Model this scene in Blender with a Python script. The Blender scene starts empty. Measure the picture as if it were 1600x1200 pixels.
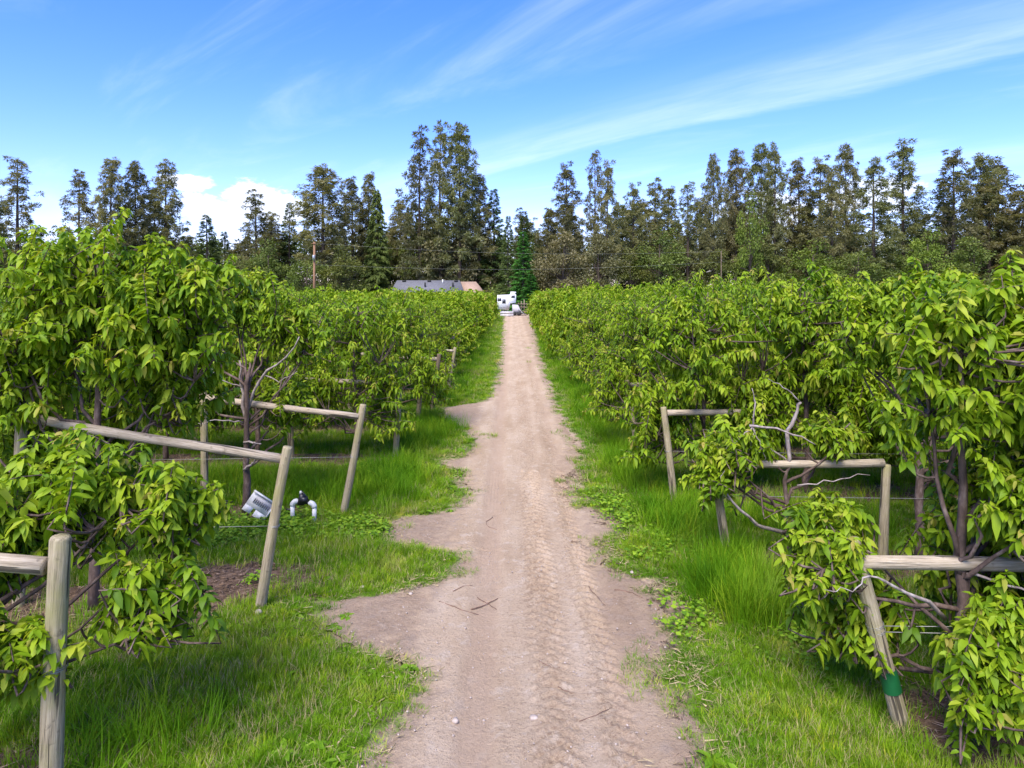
import bpy, math, random
import numpy as np
from mathutils import Vector, Matrix, Quaternion
R = math.radians
SC = bpy.context.scene
COL = SC.collection
rng = np.random.default_rng(7)
random.seed(7)

# ------------------------------------------------------------------ camera
CAM_H = 3.7
cam_d = bpy.data.cameras.new('camera'); cam = bpy.data.objects.new('camera', cam_d)
COL.objects.link(cam); SC.camera = cam
cam.location = (0, 0, CAM_H); cam.rotation_euler = (R(90), 0, 0)
cam_d.sensor_width = 36; cam_d.lens = 24
cam_d.shift_y = -148/1600
cam_d.clip_end = 6000; cam_d.clip_start = 0.1

# ------------------------------------------------------------------ light
SUN_DIR = Vector((-0.20, -0.56, 0.80)).normalized()      # towards the sun
el = math.asin(SUN_DIR.z); az = math.atan2(SUN_DIR.x, SUN_DIR.y)
sun_d = bpy.data.lights.new('sun', 'SUN'); sun = bpy.data.objects.new('sun', sun_d); COL.objects.link(sun)
sun_d.energy = 2.8; sun_d.angle = R(38); sun_d.color = (1.0, 0.93, 0.80)
sun.rotation_euler = (-SUN_DIR).to_track_quat('-Z', 'Y').to_euler()
SC.view_settings.view_transform = 'Standard'; SC.view_settings.look = 'None'
SC.view_settings.exposure = 1.38; SC.view_settings.gamma = 1
SC.view_settings.use_curve_mapping = False
SC.cycles.max_bounces = 6; SC.cycles.diffuse_bounces = 3; SC.cycles.transmission_bounces = 4

W = bpy.data.worlds.new('World'); SC.world = W; W.use_nodes = True

class NT:
    """small helper round a node tree"""
    def __init__(s, nt): s.nt = nt; s.n = nt.nodes; s.l = nt.links
    def add(s, t, **kw):
        n = s.n.new(t)
        for k, v in kw.items(): setattr(n, k, v)
        return n
    def put(s, sock, v):
        if isinstance(v, bpy.types.NodeSocket): s.l.new(v, sock)
        elif v is not None: sock.default_value = v
    def math(s, op, a, b=None, c=None, clamp=False):
        n = s.add('ShaderNodeMath', operation=op); n.use_clamp = clamp
        s.put(n.inputs[0], a); s.put(n.inputs[1], b)
        if c is not None: s.put(n.inputs[2], c)
        return n.outputs[0]
    def noise(s, vec, scale, detail=4, rough=0.55, dist=0.0):
        n = s.add('ShaderNodeTexNoise')
        if vec is not None: s.l.new(vec, n.inputs['Vector'])
        n.inputs['Scale'].default_value = scale; n.inputs['Detail'].default_value = detail
        n.inputs['Roughness'].default_value = rough; n.inputs['Distortion'].default_value = dist
        return n.outputs['Fac']
    def ramp(s, f, pts):
        n = s.add('ShaderNodeValToRGB'); s.l.new(f, n.inputs[0]); e = n.color_ramp.elements
        while len(e) < len(pts): e.new(0.5)
        for k, (p, c) in enumerate(pts):
            e[k].position = p
            e[k].color = (*c, 1) if isinstance(c, (tuple, list)) else (c, c, c, 1)
        return n.outputs['Color']
    def mix(s, f, a, b, blend='MIX'):
        n = s.add('ShaderNodeMix', data_type='RGBA', blend_type=blend)
        s.put(n.inputs[0], f)
        for sk, v in ((n.inputs[6], a), (n.inputs[7], b)):
            s.put(sk, (*v, 1) if isinstance(v, tuple) else v)
        return n.outputs[2]
    def smooth(s, v, lo, hi):
        n = s.add('ShaderNodeMapRange', interpolation_type='SMOOTHSTEP')
        s.put(n.inputs['Value'], v)
        n.inputs['From Min'].default_value = lo; n.inputs['From Max'].default_value = hi
        return n.outputs['Result']
    def attr(s, name, typ='GEOMETRY'):
        n = s.add('ShaderNodeAttribute', attribute_name=name, attribute_type=typ); return n

def build_world():
    t = NT(W.node_tree); t.n.clear()
    out = t.add('ShaderNodeOutputWorld'); bg = t.add('ShaderNodeBackground')
    t.l.new(bg.outputs[0], out.inputs[0]); bg.inputs[1].default_value = 0.135
    sky = t.add('ShaderNodeTexSky', sky_type='NISHITA'); sky.sun_disc = False
    sky.sun_elevation = el; sky.sun_rotation = az; sky.altitude = 400
    sky.air_density = 1.0; sky.dust_density = 0.5; sky.ozone_density = 3.0
    hs = t.add('ShaderNodeHueSaturation'); hs.inputs['Saturation'].default_value = 1.28
    hs.inputs['Value'].default_value = 1.0
    t.l.new(t.mix(1.0, sky.outputs[0], (.95, .825, 1.05), 'MULTIPLY'), hs.inputs['Color'])
    tc = t.add('ShaderNodeTexCoord'); sp = t.add('ShaderNodeSeparateXYZ')
    t.l.new(tc.outputs['Generated'], sp.inputs[0])
    x, y, z = sp.outputs
    zz = t.math('ADD', t.math('MAXIMUM', z, 0.0), 0.08)
    px = t.math('DIVIDE', x, zz); py = t.math('DIVIDE', y, zz)
    s_ = t.math('MULTIPLY', t.math('ADD', px, py), .7071)          # across the streaks
    t_ = t.math('MULTIPLY', t.math('SUBTRACT', px, py), .7071)     # along the streaks
    cb = t.add('ShaderNodeCombineXYZ')
    t.l.new(t.math('MULTIPLY', s_, 1.5), cb.inputs[0]); t.l.new(t.math('MULTIPLY', t_, .42), cb.inputs[1])
    n1 = t.noise(cb.outputs[0], 1.15, 7, .6, .5)
    cb2 = t.add('ShaderNodeCombineXYZ')
    t.l.new(t.math('MULTIPLY', s_, 4.0), cb2.inputs[0]); t.l.new(t.math('MULTIPLY', t_, .8), cb2.inputs[1])
    n2 = t.noise(cb2.outputs[0], 1.6, 6, .6, .3)
    wob = t.math('ADD', s_, t.math('MULTIPLY', t.math('SUBTRACT', n1, .5), .55))
    def band(c, up, dn):     # sharp on one side, feathered on the other
        a = t.smooth(wob, c-up, c); b = t.smooth(wob, c+dn, c)
        return t.math('MULTIPLY', t.math('POWER', a, 1.6), b)
    streak = t.math('MAXIMUM', band(2.66, .75, .14), t.math('MULTIPLY', band(4.15, .5, .25), .8))
    streak = t.math('MAXIMUM', streak, t.math('MULTIPLY', band(-1.6, 1.1, .3), .8))
    streak = t.math('MULTIPLY', streak, t.math('ADD', .25, t.math('MULTIPLY', t.smooth(n2, .2, .8), .55)))
    wisp = t.math('MULTIPLY', t.smooth(n1, .50, .85), .45)
    cir = t.math('MAXIMUM', t.math('MULTIPLY', streak, .60), wisp, clamp=True)
    col = t.mix(t.math('MULTIPLY', cir, .75, clamp=True), hs.outputs[0], (3.7, 4.1, 5.3))
    # low cumulus along the horizon
    azm = t.math('ARCTAN2', x, y); elv = t.math('ARCSINE', z)
    cb3 = t.add('ShaderNodeCombineXYZ')
    t.l.new(azm, cb3.inputs[0]); t.l.new(t.math('MULTIPLY', elv, 2.2), cb3.inputs[1])
    n3 = t.noise(cb3.outputs[0], 26, 8, .6)
    tot = None
    for (a, e, ra, re) in ((-.365, .118, .06, .036), (-.41, .108, .07, .024), (-.32, .112, .05, .024), (-.44, .140, .05, .012), (.36, .10, .08, .04), (.48, .12, .07, .03), (1.5, .11, .2, .05),
                           (-1.7, .12, .2, .06), (2.6, .1, .25, .05), (-2.6, .13, .22, .05), (-.95, .1, .16, .045), (1.0, .12, .15, .04)):
        u = t.math('DIVIDE', t.math('SUBTRACT', azm, a), ra); v = t.math('DIVIDE', t.math('SUBTRACT', elv, e), re)
        d = t.math('SQRT', t.math('ADD', t.math('MULTIPLY', u, u), t.math('MULTIPLY', v, v)))
        m = t.math('SUBTRACT', 1.0, d)
        tot = m if tot is None else t.math('MAXIMUM', tot, m)
    cm = t.smooth(t.math('ADD', tot, t.math('MULTIPLY', t.math('SUBTRACT', n3, .5), 2.0)), .08, .42)
    col = t.mix(t.math('MULTIPLY', cm, .75), col, t.ramp(n3, [(.35, (3.5, 3.8, 4.5)), (.62, (5.0, 5.1, 5.5))]))
    t.l.new(col, bg.inputs[0])
build_world()

# ------------------------------------------------------------------ materials
def mat(name):
    m = bpy.data.materials.new(name); m.use_nodes = True
    t = NT(m.node_tree); b = t.n['Principled BSDF']
    return m, t, b
def bump(t, b, h, strength=.5, dist=.02):
    n = t.add('ShaderNodeBump'); n.inputs['Strength'].default_value = strength; n.inputs['Distance'].default_value = dist
    t.l.new(h, n.inputs['Height']); t.l.new(n.outputs[0], b.inputs['Normal'])
M = {}
def plain(name, c, rough=.6, metal=0, var=.12, scale=6):
    m, t, b = mat(name)
    tc = t.add('ShaderNodeTexCoord'); f = t.noise(tc.outputs['Object'], scale, 5)
    c0 = tuple(max(0, v*(1-var*2)) for v in c); c1 = tuple(v*(1+var) for v in c)
    t.l.new(t.ramp(f, [(.3, c0), (.7, c1)]), b.inputs['Base Color'])
    b.inputs['Roughness'].default_value = rough; b.inputs['Metallic'].default_value = metal
    M[name] = m; return m
def leafmat(name, cols, young=None, trans=.35, rough=.42, vary=True):
    m, t, b = mat(name)
    a = t.attr('tint').outputs['Fac']
    c = t.ramp(a, [(i/(len(cols)-1), k) for i, k in enumerate(cols)])
    if young: c = t.mix(t.attr('young').outputs['Fac'], c, young)
    b.inputs['Roughness'].default_value = rough
    b.inputs['Specular IOR Level'].default_value = .22
    if vary:
        oi = t.add('ShaderNodeObjectInfo'); c = t.mix(1.0, c, t.ramp(oi.outputs['Random'], [(0, (.72, .74, .72)), (.35, (1.0, .95, .88)), (.7, (.95, 1.08, .9)), (1, (1.25, 1.18, 1.1))]), 'MULTIPLY')
    t.l.new(c, b.inputs['Base Color'])
    tr = t.add('ShaderNodeBsdfTranslucent'); mx = t.add('ShaderNodeMixShader')
    t.l.new(t.mix(1.0, c, (1.0, .95, .35), 'MULTIPLY'), tr.inputs[0])
    mx.inputs[0].default_value = trans
    t.l.new(b.outputs[0], mx.inputs[1]); t.l.new(tr.outputs[0], mx.inputs[2])
    t.l.new(mx.outputs[0], t.n['Material Output'].inputs[0])
    M[name] = m; return m
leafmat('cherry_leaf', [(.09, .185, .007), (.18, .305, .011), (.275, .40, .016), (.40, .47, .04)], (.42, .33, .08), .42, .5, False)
leafmat('pine_needle', [(.12, .13, .058), (.19, .195, .09), (.255, .245, .13), (.33, .30, .19)], None, .35, .6)
leafmat('fir_needle', [(.05, .08, .028), (.085, .13, .04), (.125, .175, .055), (.17, .21, .07)], None, .3, .6)
leafmat('young_fir_needle', [(.035, .11, .025), (.055, .17, .032), (.08, .23, .04), (.11, .28, .05)], None, .2, .6)
leafmat('cedar_needle', [(.06, .08, .02), (.10, .125, .03), (.14, .165, .04), (.19, .2, .06)], None, .3, .6)
leafmat('broadleaf', [(.085, .11, .03), (.135, .165, .042), (.185, .21, .058), (.25, .26, .085)], None, .35, .6)
leafmat('fresh_broadleaf', [(.08, .13, .022), (.13, .19, .03), (.175, .24, .04), (.23, .29, .05)], None, .3, .6)
leafmat('dull_broadleaf', [(.11, .105, .056), (.165, .155, .08), (.215, .20, .11), (.28, .25, .15)], None, .35, .6)
leafmat('clover_leaf', [(.10, .22, .012), (.16, .31, .018), (.22, .38, .022), (.30, .44, .03)], None, .35, .5, False)

def grassmat(nm='grass_blade', k=(1, 1, 1)):
    m, t, b = mat(nm)
    g = t.add('ShaderNodeNewGeometry'); oi = t.add('ShaderNodeObjectInfo')
    f = t.noise(g.outputs['Position'], .9, 4)
    c = t.ramp(f, [(.30, (.10, .22, .008)), (.45, (.185, .33, .010)), (.58, (.27, .39, .016)), (.72, (.42, .44, .08))])
    c2 = t.mix(1.0, c, t.ramp(oi.outputs['Random'], [(0, (.6, .7, .5)), (.85, (1.15, 1.1, 1.0)), (1, (2.1, 1.35, 1.9))]), 'MULTIPLY')
    c2 = t.mix(1.0, c2, tuple(k), 'MULTIPLY')
    b.inputs['Roughness'].default_value = .6; b.inputs['Specular IOR Level'].default_value = .12
    t.l.new(c2, b.inputs['Base Color'])
    tr = t.add('ShaderNodeBsdfTranslucent'); mx = t.add('ShaderNodeMixShader'); mx.inputs[0].default_value = .35
    t.l.new(c2, tr.inputs[0]); t.l.new(b.outputs[0], mx.inputs[1]); t.l.new(tr.outputs[0], mx.inputs[2])
    t.l.new(mx.outputs[0], t.n['Material Output'].inputs[0]); M[nm] = m
grassmat('grass_blade', (.84, .96, 1)); grassmat('tall_blade', (.66, .86, .75))
plain('dry_grass', (.36, .29, .13), .7)

def barkmat(name, cols, scale=9, lich=None):
    m, t, b = mat(name); tc = t.add('ShaderNodeTexCoord')
    mp = t.add('ShaderNodeMapping'); mp.inputs['Scale'].default_value = (1, 1, .45); t.l.new(tc.outputs['Object'], mp.inputs[0])
    f = t.noise(mp.outputs[0], scale, 6, .65)
    c = t.ramp(f, [(.3, cols[0]), (.52, cols[1]), (.72, cols[2])])
    if lich:
        f2 = t.noise(tc.outputs['Object'], 3.5, 4); c = t.mix(t.math('MULTIPLY', t.smooth(f2, .52, .68), .7), c, lich)
    t.l.new(c, b.inputs['Base Color']); b.inputs['Roughness'].default_value = .85
    bump(t, b, f, .7, .015); M[name] = m
barkmat('cherry_bark', [(.035, .022, .018), (.10, .065, .052), (.21, .16, .14)], 14)
barkmat('pale_bark', [(.13, .10, .09), (.28, .23, .215), (.46, .41, .40)], 16)
barkmat('pine_bark', [(.028, .02, .015), (.062, .045, .034), (.11, .08, .06)], 3)

def woodmat(name, cols, lich, lf):
    m, t, b = mat(name); tc = t.add('ShaderNodeTexCoord')
    mp = t.add('ShaderNodeMapping'); mp.inputs['Scale'].default_value = (1, 1, .06); t.l.new(tc.outputs['Object'], mp.inputs[0])
    f = t.noise(mp.outputs[0], 55, 6, .7)
    c = t.ramp(f, [(.28, cols[0]), (.48, cols[1]), (.7, cols[2])])
    f2 = t.noise(tc.outputs['Object'], 2.6, 5, .6)
    c = t.mix(t.math('MULTIPLY', t.smooth(f2, .42, .66), lf), c, lich)
    f3 = t.noise(tc.outputs['Object'], 13, 3); c = t.mix(t.math('MULTIPLY', t.smooth(f3, .6, .72), .5), c, (.07, .05, .035))
    mp2 = t.add('ShaderNodeMapping'); mp2.inputs['Scale'].default_value = (1, 1, .035); t.l.new(tc.outputs['Object'], mp2.inputs[0])
    f4 = t.noise(mp2.outputs[0], 26, 3, .5); ck = t.smooth(f4, .61, .66); c = t.mix(t.math('MULTIPLY', ck, .85), c, (.035, .026, .018))
    t.l.new(c, b.inputs['Base Color']); b.inputs['Roughness'].default_value = .85
    bump(t, b, t.math('SUBTRACT', f, ck), .9, .012); M[name] = m
woodmat('post_wood', [(.10, .08, .05), (.30, .245, .16), (.47, .395, .275)], (.27, .25, .10), .75)
woodmat('rail_wood', [(.11, .085, .06), (.36, .295, .215), (.54, .465, .365)], (.36, .29, .17), .4)
woodmat('dark_post_wood', [(.06, .04, .025), (.13, .09, .06), (.22, .16, .10)], (.12, .12, .06), .4)
woodmat('pole_wood', [(.12, .06, .03), (.25, .13, .07), (.36, .2, .11)], (.3, .17, .09), .2)
woodmat('fence_wood', [(.12, .09, .06), (.26, .2, .14), (.38, .3, .22)], (.3, .25, .18), .3)
plain('white_plastic', (.66, .65, .62), .45, var=.16, scale=9)
plain('slot_dark', (.10, .09, .10), .7)
plain('inset_grey', (.50, .48, .49), .6)
plain('black_plastic', (.012, .012, .014), .4)
plain('wire_steel', (.32, .31, .29), .5, .6)
plain('cable_black', (.34, .34, .30), .6)
plain('green_tape', (.006, .10, .028), .5)
plain('stone_grey', (.40, .33, .28), .85, var=.2, scale=20)
plain('twig_brown', (.19, .115, .08), .9, var=.3, scale=20)
plain('mulch_chip', (.15, .095, .058), .9, var=.45, scale=3)
plain('litter_chip', (.27, .19, .14), .9, var=.5, scale=3)
plain('house_wall', (.72, .70, .66), .8, var=.04)
plain('white_paint', (.80, .80, .80), .4, var=.03)
plain('window_glass', (.03, .035, .045), .12)
plain('rubber', (.025, .025, .025), .8)
plain('grey_metal', (.42, .43, .44), .4, .5)
plain('trim_grey', (.35, .35, .37), .5)
def roofmat(name, c0, c1):
    m, t, b = mat(name); tc = t.add('ShaderNodeTexCoord')
    br = t.add('ShaderNodeTexBrick'); br.inputs['Scale'].default_value = 2.2
    br.inputs['Color1'].default_value = (*c0, 1); br.inputs['Color2'].default_value = (*c1, 1)
    br.inputs['Mortar'].default_value = tuple(v*.5 for v in c0)+(1,); br.inputs['Mortar Size'].default_value = .02
    t.l.new(tc.outputs['Object'], br.inputs['Vector']); t.l.new(br.outputs['Color'], b.inputs['Base Color'])
    b.inputs['Roughness'].default_value = .9; M[name] = m
roofmat('roof_shingle', (.125, .125, .135), (.17, .17, .185))
roofmat('tan_shingle', (.36, .25, .18), (.42, .29, .21))

def groundmat():
    m, t, b = mat('orchard_soil')
    g = t.add('ShaderNodeNewGeometry'); P = g.outputs['Position']
    f1 = t.noise(P, .8, 6); f2 = t.noise(P, 16, 6, .7); f3 = t.noise(P, 60, 4, .7)
    soil = t.ramp(f2, [(.3, (.055, .035, .024)), (.5, (.13, .085, .058)), (.72, (.26, .18, .13))])
    soil = t.mix(t.math('MULTIPLY', t.smooth(f3, .55, .7), .45), soil, (.30, .22, .16))
    sd = t.attr('sandy').outputs['Fac']
    soil = t.mix(t.smooth(t.math('ADD', sd, t.math('MULTIPLY', t.math('SUBTRACT', f2, .5), 1.3)), .15, .75), soil, t.ramp(f2, [(.3, (.26, .18, .125)), (.55, (.43, .32, .24)), (.75, (.54, .43, .34))]))
    green = t.ramp(f2, [(.3, (.06, .12, .012)), (.55, (.11, .20, .016)), (.75, (.20, .26, .05))])
    a = t.attr('grassy').outputs['Fac']
    k = t.smooth(t.math('ADD', a, t.math('MULTIPLY', t.math('SUBTRACT', f2, .5), .9)), .35, .65)
    t.l.new(t.mix(k, soil, green), b.inputs['Base Color']); b.inputs['Roughness'].default_value = .95
    b.inputs['Specular IOR Level'].default_value = .1
    bump(t, b, f2, .9, .05); M['orchard_soil'] = m
groundmat()
def roadmat():
    m, t, b = mat('sandy_dirt')
    g = t.add('ShaderNodeNewGeometry'); P = g.outputs['Position']
    mp = t.add('ShaderNodeMapping'); mp.inputs['Scale'].default_value = (1.5, .35, 1); t.l.new(P, mp.inputs[0])
    f1 = t.noise(mp.outputs[0], 1.3, 6, .6); f2 = t.noise(P, 28, 6, .72); f3 = t.noise(P, 130, 3, .7); f4 = t.noise(P, 5, 6, .65)
    c = t.ramp(f1, [(.3, (.41, .295, .195)), (.5, (.50, .375, .26)), (.7, (.58, .455, .335))])
    c = t.mix(t.math('MULTIPLY', t.smooth(f4, .52, .66), .6), c, (.60, .495, .39))
    c = t.mix(t.math('MULTIPLY', t.smooth(f2, .52, .68), .55), c, (.22, .145, .10))
    c = t.mix(t.math('MULTIPLY', t.smooth(f3, .62, .74), .55), c, (.62, .54, .48))
    trk = t.attr('track').outputs['Fac']; lo = t.attr('loose').outputs['Fac']
    c = t.mix(t.math('MULTIPLY', lo, t.math('MULTIPLY', t.smooth(f2, .40, .60), .75)), c, (.27, .18, .118))
    c = t.mix(t.math('MULTIPLY', trk, .65), c, (.45, .325, .23))
    ed = t.attr('edge').outputs['Fac']
    e2 = t.smooth(t.math('ADD', ed, t.math('MULTIPLY', t.math('SUBTRACT', f4, .5), 2.2)), .35, 1.1)
    c = t.mix(t.math('MULTIPLY', e2, .6), c, t.ramp(f2, [(.3, (.16, .10, .068)), (.5, (.30, .21, .15)), (.7, (.45, .34, .26))]))
    t.l.new(c, b.inputs['Base Color']); b.inputs['Roughness'].default_value = .95; b.inputs['Specular IOR Level'].default_value = .1
    h = t.math('ADD', f2, t.math('MULTIPLY', f3, .5)); bump(t, b, h, 1.0, .035); M['sandy_dirt'] = m
roadmat()

# ------------------------------------------------------------------ mesh helpers
def npmesh(name, V, F, mats, attrs=None, smooth=False, midx=None):
    """V (n,3); F list of (m,k) index arrays"""
    me = bpy.data.meshes.new(name)
    if not isinstance(F, list): F = [F]
    F = [np.asarray(f, dtype=np.int32) for f in F if len(f)]
    V = np.asarray(V, dtype=np.float32)
    me.vertices.add(len(V)); me.vertices.foreach_set('co', V.ravel())
    nl = sum(f.size for f in F); nf = sum(len(f) for f in F)
    me.loops.add(nl); me.loops.foreach_set('vertex_index', np.concatenate([f.ravel() for f in F]))
    tot = np.concatenate([np.full(len(f), f.shape[1], np.int32) for f in F])
    st = np.concatenate([[0], np.cumsum(tot)[:-1]]).astype(np.int32)
    me.polygons.add(nf); me.polygons.foreach_set('loop_start', st); me.polygons.foreach_set('loop_total', tot)
    if smooth: me.polygons.foreach_set('use_smooth', np.ones(nf, bool))
    if midx is not None: me.polygons.foreach_set('material_index', np.asarray(midx, np.int32))
    for k, a in (attrs or {}).items():
        at = me.attributes.new(k, 'FLOAT', 'POINT'); at.data.foreach_set('value', np.asarray(a, np.float32))
    me.update(calc_edges=True); me.validate()
    for m in (mats if isinstance(mats, (list, tuple)) else [mats]): me.materials.append(m)
    return me
def link(name, data, parent=None, loc=None, rot=None, label=None, cat=None, group=None, kind=None):
    o = bpy.data.objects.new(name, data); COL.objects.link(o)
    if parent is not None: o.parent = parent
    if loc is not None: o.location = loc
    if rot is not None: o.rotation_euler = rot
    if label: o['label'] = label
    if cat: o['category'] = cat
    if group: o['group'] = group
    if kind: o['kind'] = kind
    return o
def nrm(v): return v/np.maximum(np.linalg.norm(v, axis=-1, keepdims=True), 1e-9)

class Geo:
    """collects tubes, boxes and the like into one mesh"""
    def __init__(s): s.V = []; s.Q = []; s.T = []; s.n = 0
    def raw(s, V, Q=(), T=()):
        V = np.asarray(V, float)
        if len(Q): s.Q.append(np.asarray(Q)+s.n)
        if len(T): s.T.append(np.asarray(T)+s.n)
        s.V.append(V); s.n += len(V); return s
    def tube(s, P, r, k=6, cap=True, wob=0):
        P = np.asarray(P, float); m = len(P); r = np.broadcast_to(np.asarray(r, float), (m,))
        tg = nrm(np.gradient(P, axis=0))
        a = np.array([0, 0, 1.]) if abs(tg[0][2]) < .9 else np.array([1., 0, 0])
        V = []
        for i in range(m):
            e1 = nrm(np.cross(tg[i], a)); e2 = np.cross(tg[i], e1); a = -np.cross(tg[i], e1) if False else a
            an = np.arange(k)*2*math.pi/k
            rr = r[i]*(1+wob*rng.uniform(-1, 1, k))
            V.append(P[i]+(np.cos(an)*rr)[:, None]*e1+(np.sin(an)*rr)[:, None]*e2)
        V = np.concatenate(V); Q = []
        for i in range(m-1):
            for j in range(k):
                Q.append((i*k+j, i*k+(j+1) % k, (i+1)*k+(j+1) % k, (i+1)*k+j))
        T = []
        if cap:
            V = np.concatenate([V, P[:1], P[-1:]]); c0 = m*k; c1 = c0+1
            for j in range(k):
                T.append((c0, (j+1) % k, j)); T.append((c1, (m-1)*k+j, (m-1)*k+(j+1) % k))
        return s.raw(V, Q, T)
    def box(s, c, d, rz=0):
        c = np.asarray(c, float); d = np.asarray(d, float)/2
        V = np.array([(x, y, z) for x in (-1, 1) for y in (-1, 1) for z in (-1, 1)])*d
        if rz: cs, sn = math.cos(rz), math.sin(rz); V = V@np.array([[cs, sn, 0], [-sn, cs, 0], [0, 0, 1]])
        return s.raw(V+c, [(0, 1, 3, 2), (4, 6, 7, 5), (0, 4, 5, 1), (2, 3, 7, 6), (0, 2, 6, 4), (1, 5, 7, 3)])
    def prism(s, poly, y0, y1):
        """polygon in (x,z) pushed along y"""
        n = len(poly); V = [(x, y0, z) for x, z in poly]+[(x, y1, z) for x, z in poly]
        me = [(i, (i+1) % n, n+(i+1) % n, n+i) for i in range(n)]
        c0 = np.mean(poly, 0); V += [(c0[0], y0, c0[1]), (c0[0], y1, c0[1])]
        T = [(2*n, (i+1) % n, i) for i in range(n)]+[(2*n+1, n+i, n+(i+1) % n) for i in range(n)]
        return s.raw(V, me, T)
    def mesh(s, name, m, smooth=False):
        F = []
        if s.T: F.append(np.concatenate(s.T))
        if s.Q: F.append(np.concatenate(s.Q))
        return npmesh(name, np.concatenate(s.V), F, m, smooth=smooth)

# leaf blades: P base, D axis, S sideways, all (n,3)
def leaves(P, D, L, droop, wid=.2, fold=.3, mode=2):
    n = len(P); L = L[:, None]; D = nrm(D)
    up = np.tile(np.array([0, 0, 1.]), (n, 1))
    S = np.cross(D, up); bad = np.linalg.norm(S, axis=1) < .15
    S[bad] = rng.normal(size=(bad.sum(), 3)); S = nrm(S)
    tw = rng.normal(0, .65, (n, 1)); N = np.cross(S, D)
    S = nrm(S*np.cos(tw)+N*np.sin(tw)); N = np.cross(S, D)
    dz = np.array([0, 0, -1.])
    def at(t): return P+D*L*t*(1-.25*droop[:, None]*t)+dz*(droop[:, None]*L*t*t)
    def sec(t, w):
        c = at(t); e = S*L*w; lift = N*L*w*fold
        return [c+e+lift, c, c-e+lift]
    if mode == 2:
        vs = [P]+sec(.32, wid)+sec(.7, wid*.86)+[at(np.float64(1.0))]
        T = [(0, 2, 1), (0, 3, 2), (4, 5, 7), (5, 6, 7)]; Q = [(1, 2, 5, 4), (2, 3, 6, 5)]
    elif mode == 1:
        vs = [P]+sec(.45, wid)+[at(np.float64(1.0))]
        T = [(0, 2, 1), (0, 3, 2), (1, 2, 4), (2, 3, 4)]; Q = []
    else:
        a = sec(.5, wid); vs = [P, a[0], a[2], at(np.float64(1.0))]
        T = [(0, 3, 1), (0, 2, 3)]; Q = []
    k = len(vs); V = np.stack(vs, 1).reshape(-1, 3)
    base = (np.arange(n)*k)[:, None, None]
    F = []
    if T: F.append((np.array(T)[None]+base).reshape(-1, 3))
    if Q: F.append((np.array(Q)[None]+base).reshape(-1, 4))
    return V, F, k
def joinleaf(parts):
    V = []; T = []; Q = []; A = []; n = 0
    for (v, F, at) in parts:
        V.append(v); A.append(at)
        for f in F: (T if f.shape[1] == 3 else Q).append(f+n)
        n += len(v)
    F = []
    if T: F.append(np.concatenate(T))
    if Q: F.append(np.concatenate(Q))
    return np.concatenate(V), F, {k: np.concatenate([a[k] for a in A]) for k in A[0]}

# ------------------------------------------------------------------ the ground plan
def d_of(py): return CAM_H*1067/(py-452.)
def X_of(px, d): return (px-800)/1067.*d
_le = [(1500, 600), (1200, 600), (1130, 640), (1070, 662), (1035, 665), (1012, 570), (985, 525), (940, 515), (920, 660), (900, 715), (862, 722), (845, 625), (812, 600), (797, 725), (750, 738),
       (735, 725), (722, 690), (712, 735), (690, 748), (668, 735), (655, 700), (638, 690), (626, 765), (600, 780), (550, 785), (520, 787), (500, 787), (492, 788)]
_re = [(1500, 1150), (1200, 1100), (1130, 1090), (1060, 1020), (1010, 1045), (950, 1058), (905, 985), (880, 935), (850, 928), (815, 962), (775, 885), (740, 900), (700, 905), (670, 880), (650, 872),
       (600, 855), (560, 843), (540, 840), (520, 836), (500, 829), (492, 827)]
LE = np.array([(d_of(y), X_of(x, d_of(y))) for y, x in _le]); RE = np.array([(d_of(y), X_of(x, d_of(y))) for y, x in _re])
def vnoise(x, y, f, seed=0):
    """cheap smooth noise from a few sines"""
    r = np.random.default_rng(seed); o = 0
    for i in range(6):
        a = r.uniform(0, 6.28); k = f*r.uniform(.6, 1.7); o = o+np.sin((x*math.cos(a)+y*math.sin(a))*k+r.uniform(0, 6.28))
    return o/6
_G = np.exp(np.linspace(math.log(2.5), math.log(110), 900)); _K = np.exp(-(np.arange(-20, 21)/4.)**2); _K /= _K.sum()
def _sm(E):
    v = np.interp(_G, E[:, 0], E[:, 1]); return np.convolve(np.pad(v, 20, mode='edge'), _K, 'valid')
_L = _sm(LE); _R = _sm(RE)
def ledge(y): return np.interp(y, _G, _L)+.16*vnoise(y, y*0, 5, 3)+.09*vnoise(y, y*0, 17, 4)+.05*vnoise(y, y*0, 45, 8)
def redge(y): return np.interp(y, _G, _R)+.16*vnoise(y, y*0, 5, 5)+.09*vnoise(y, y*0, 17, 6)+.05*vnoise(y, y*0, 45, 9)
ROWS_L = [4.95, 7.93, 11.2, 14.84]+[18.1+3.3*i for i in range(22)]
ROWS_R = [5.78, 9.1, 12.3, 15.6]+[18.9+3.3*i for i in range(22)]
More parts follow.
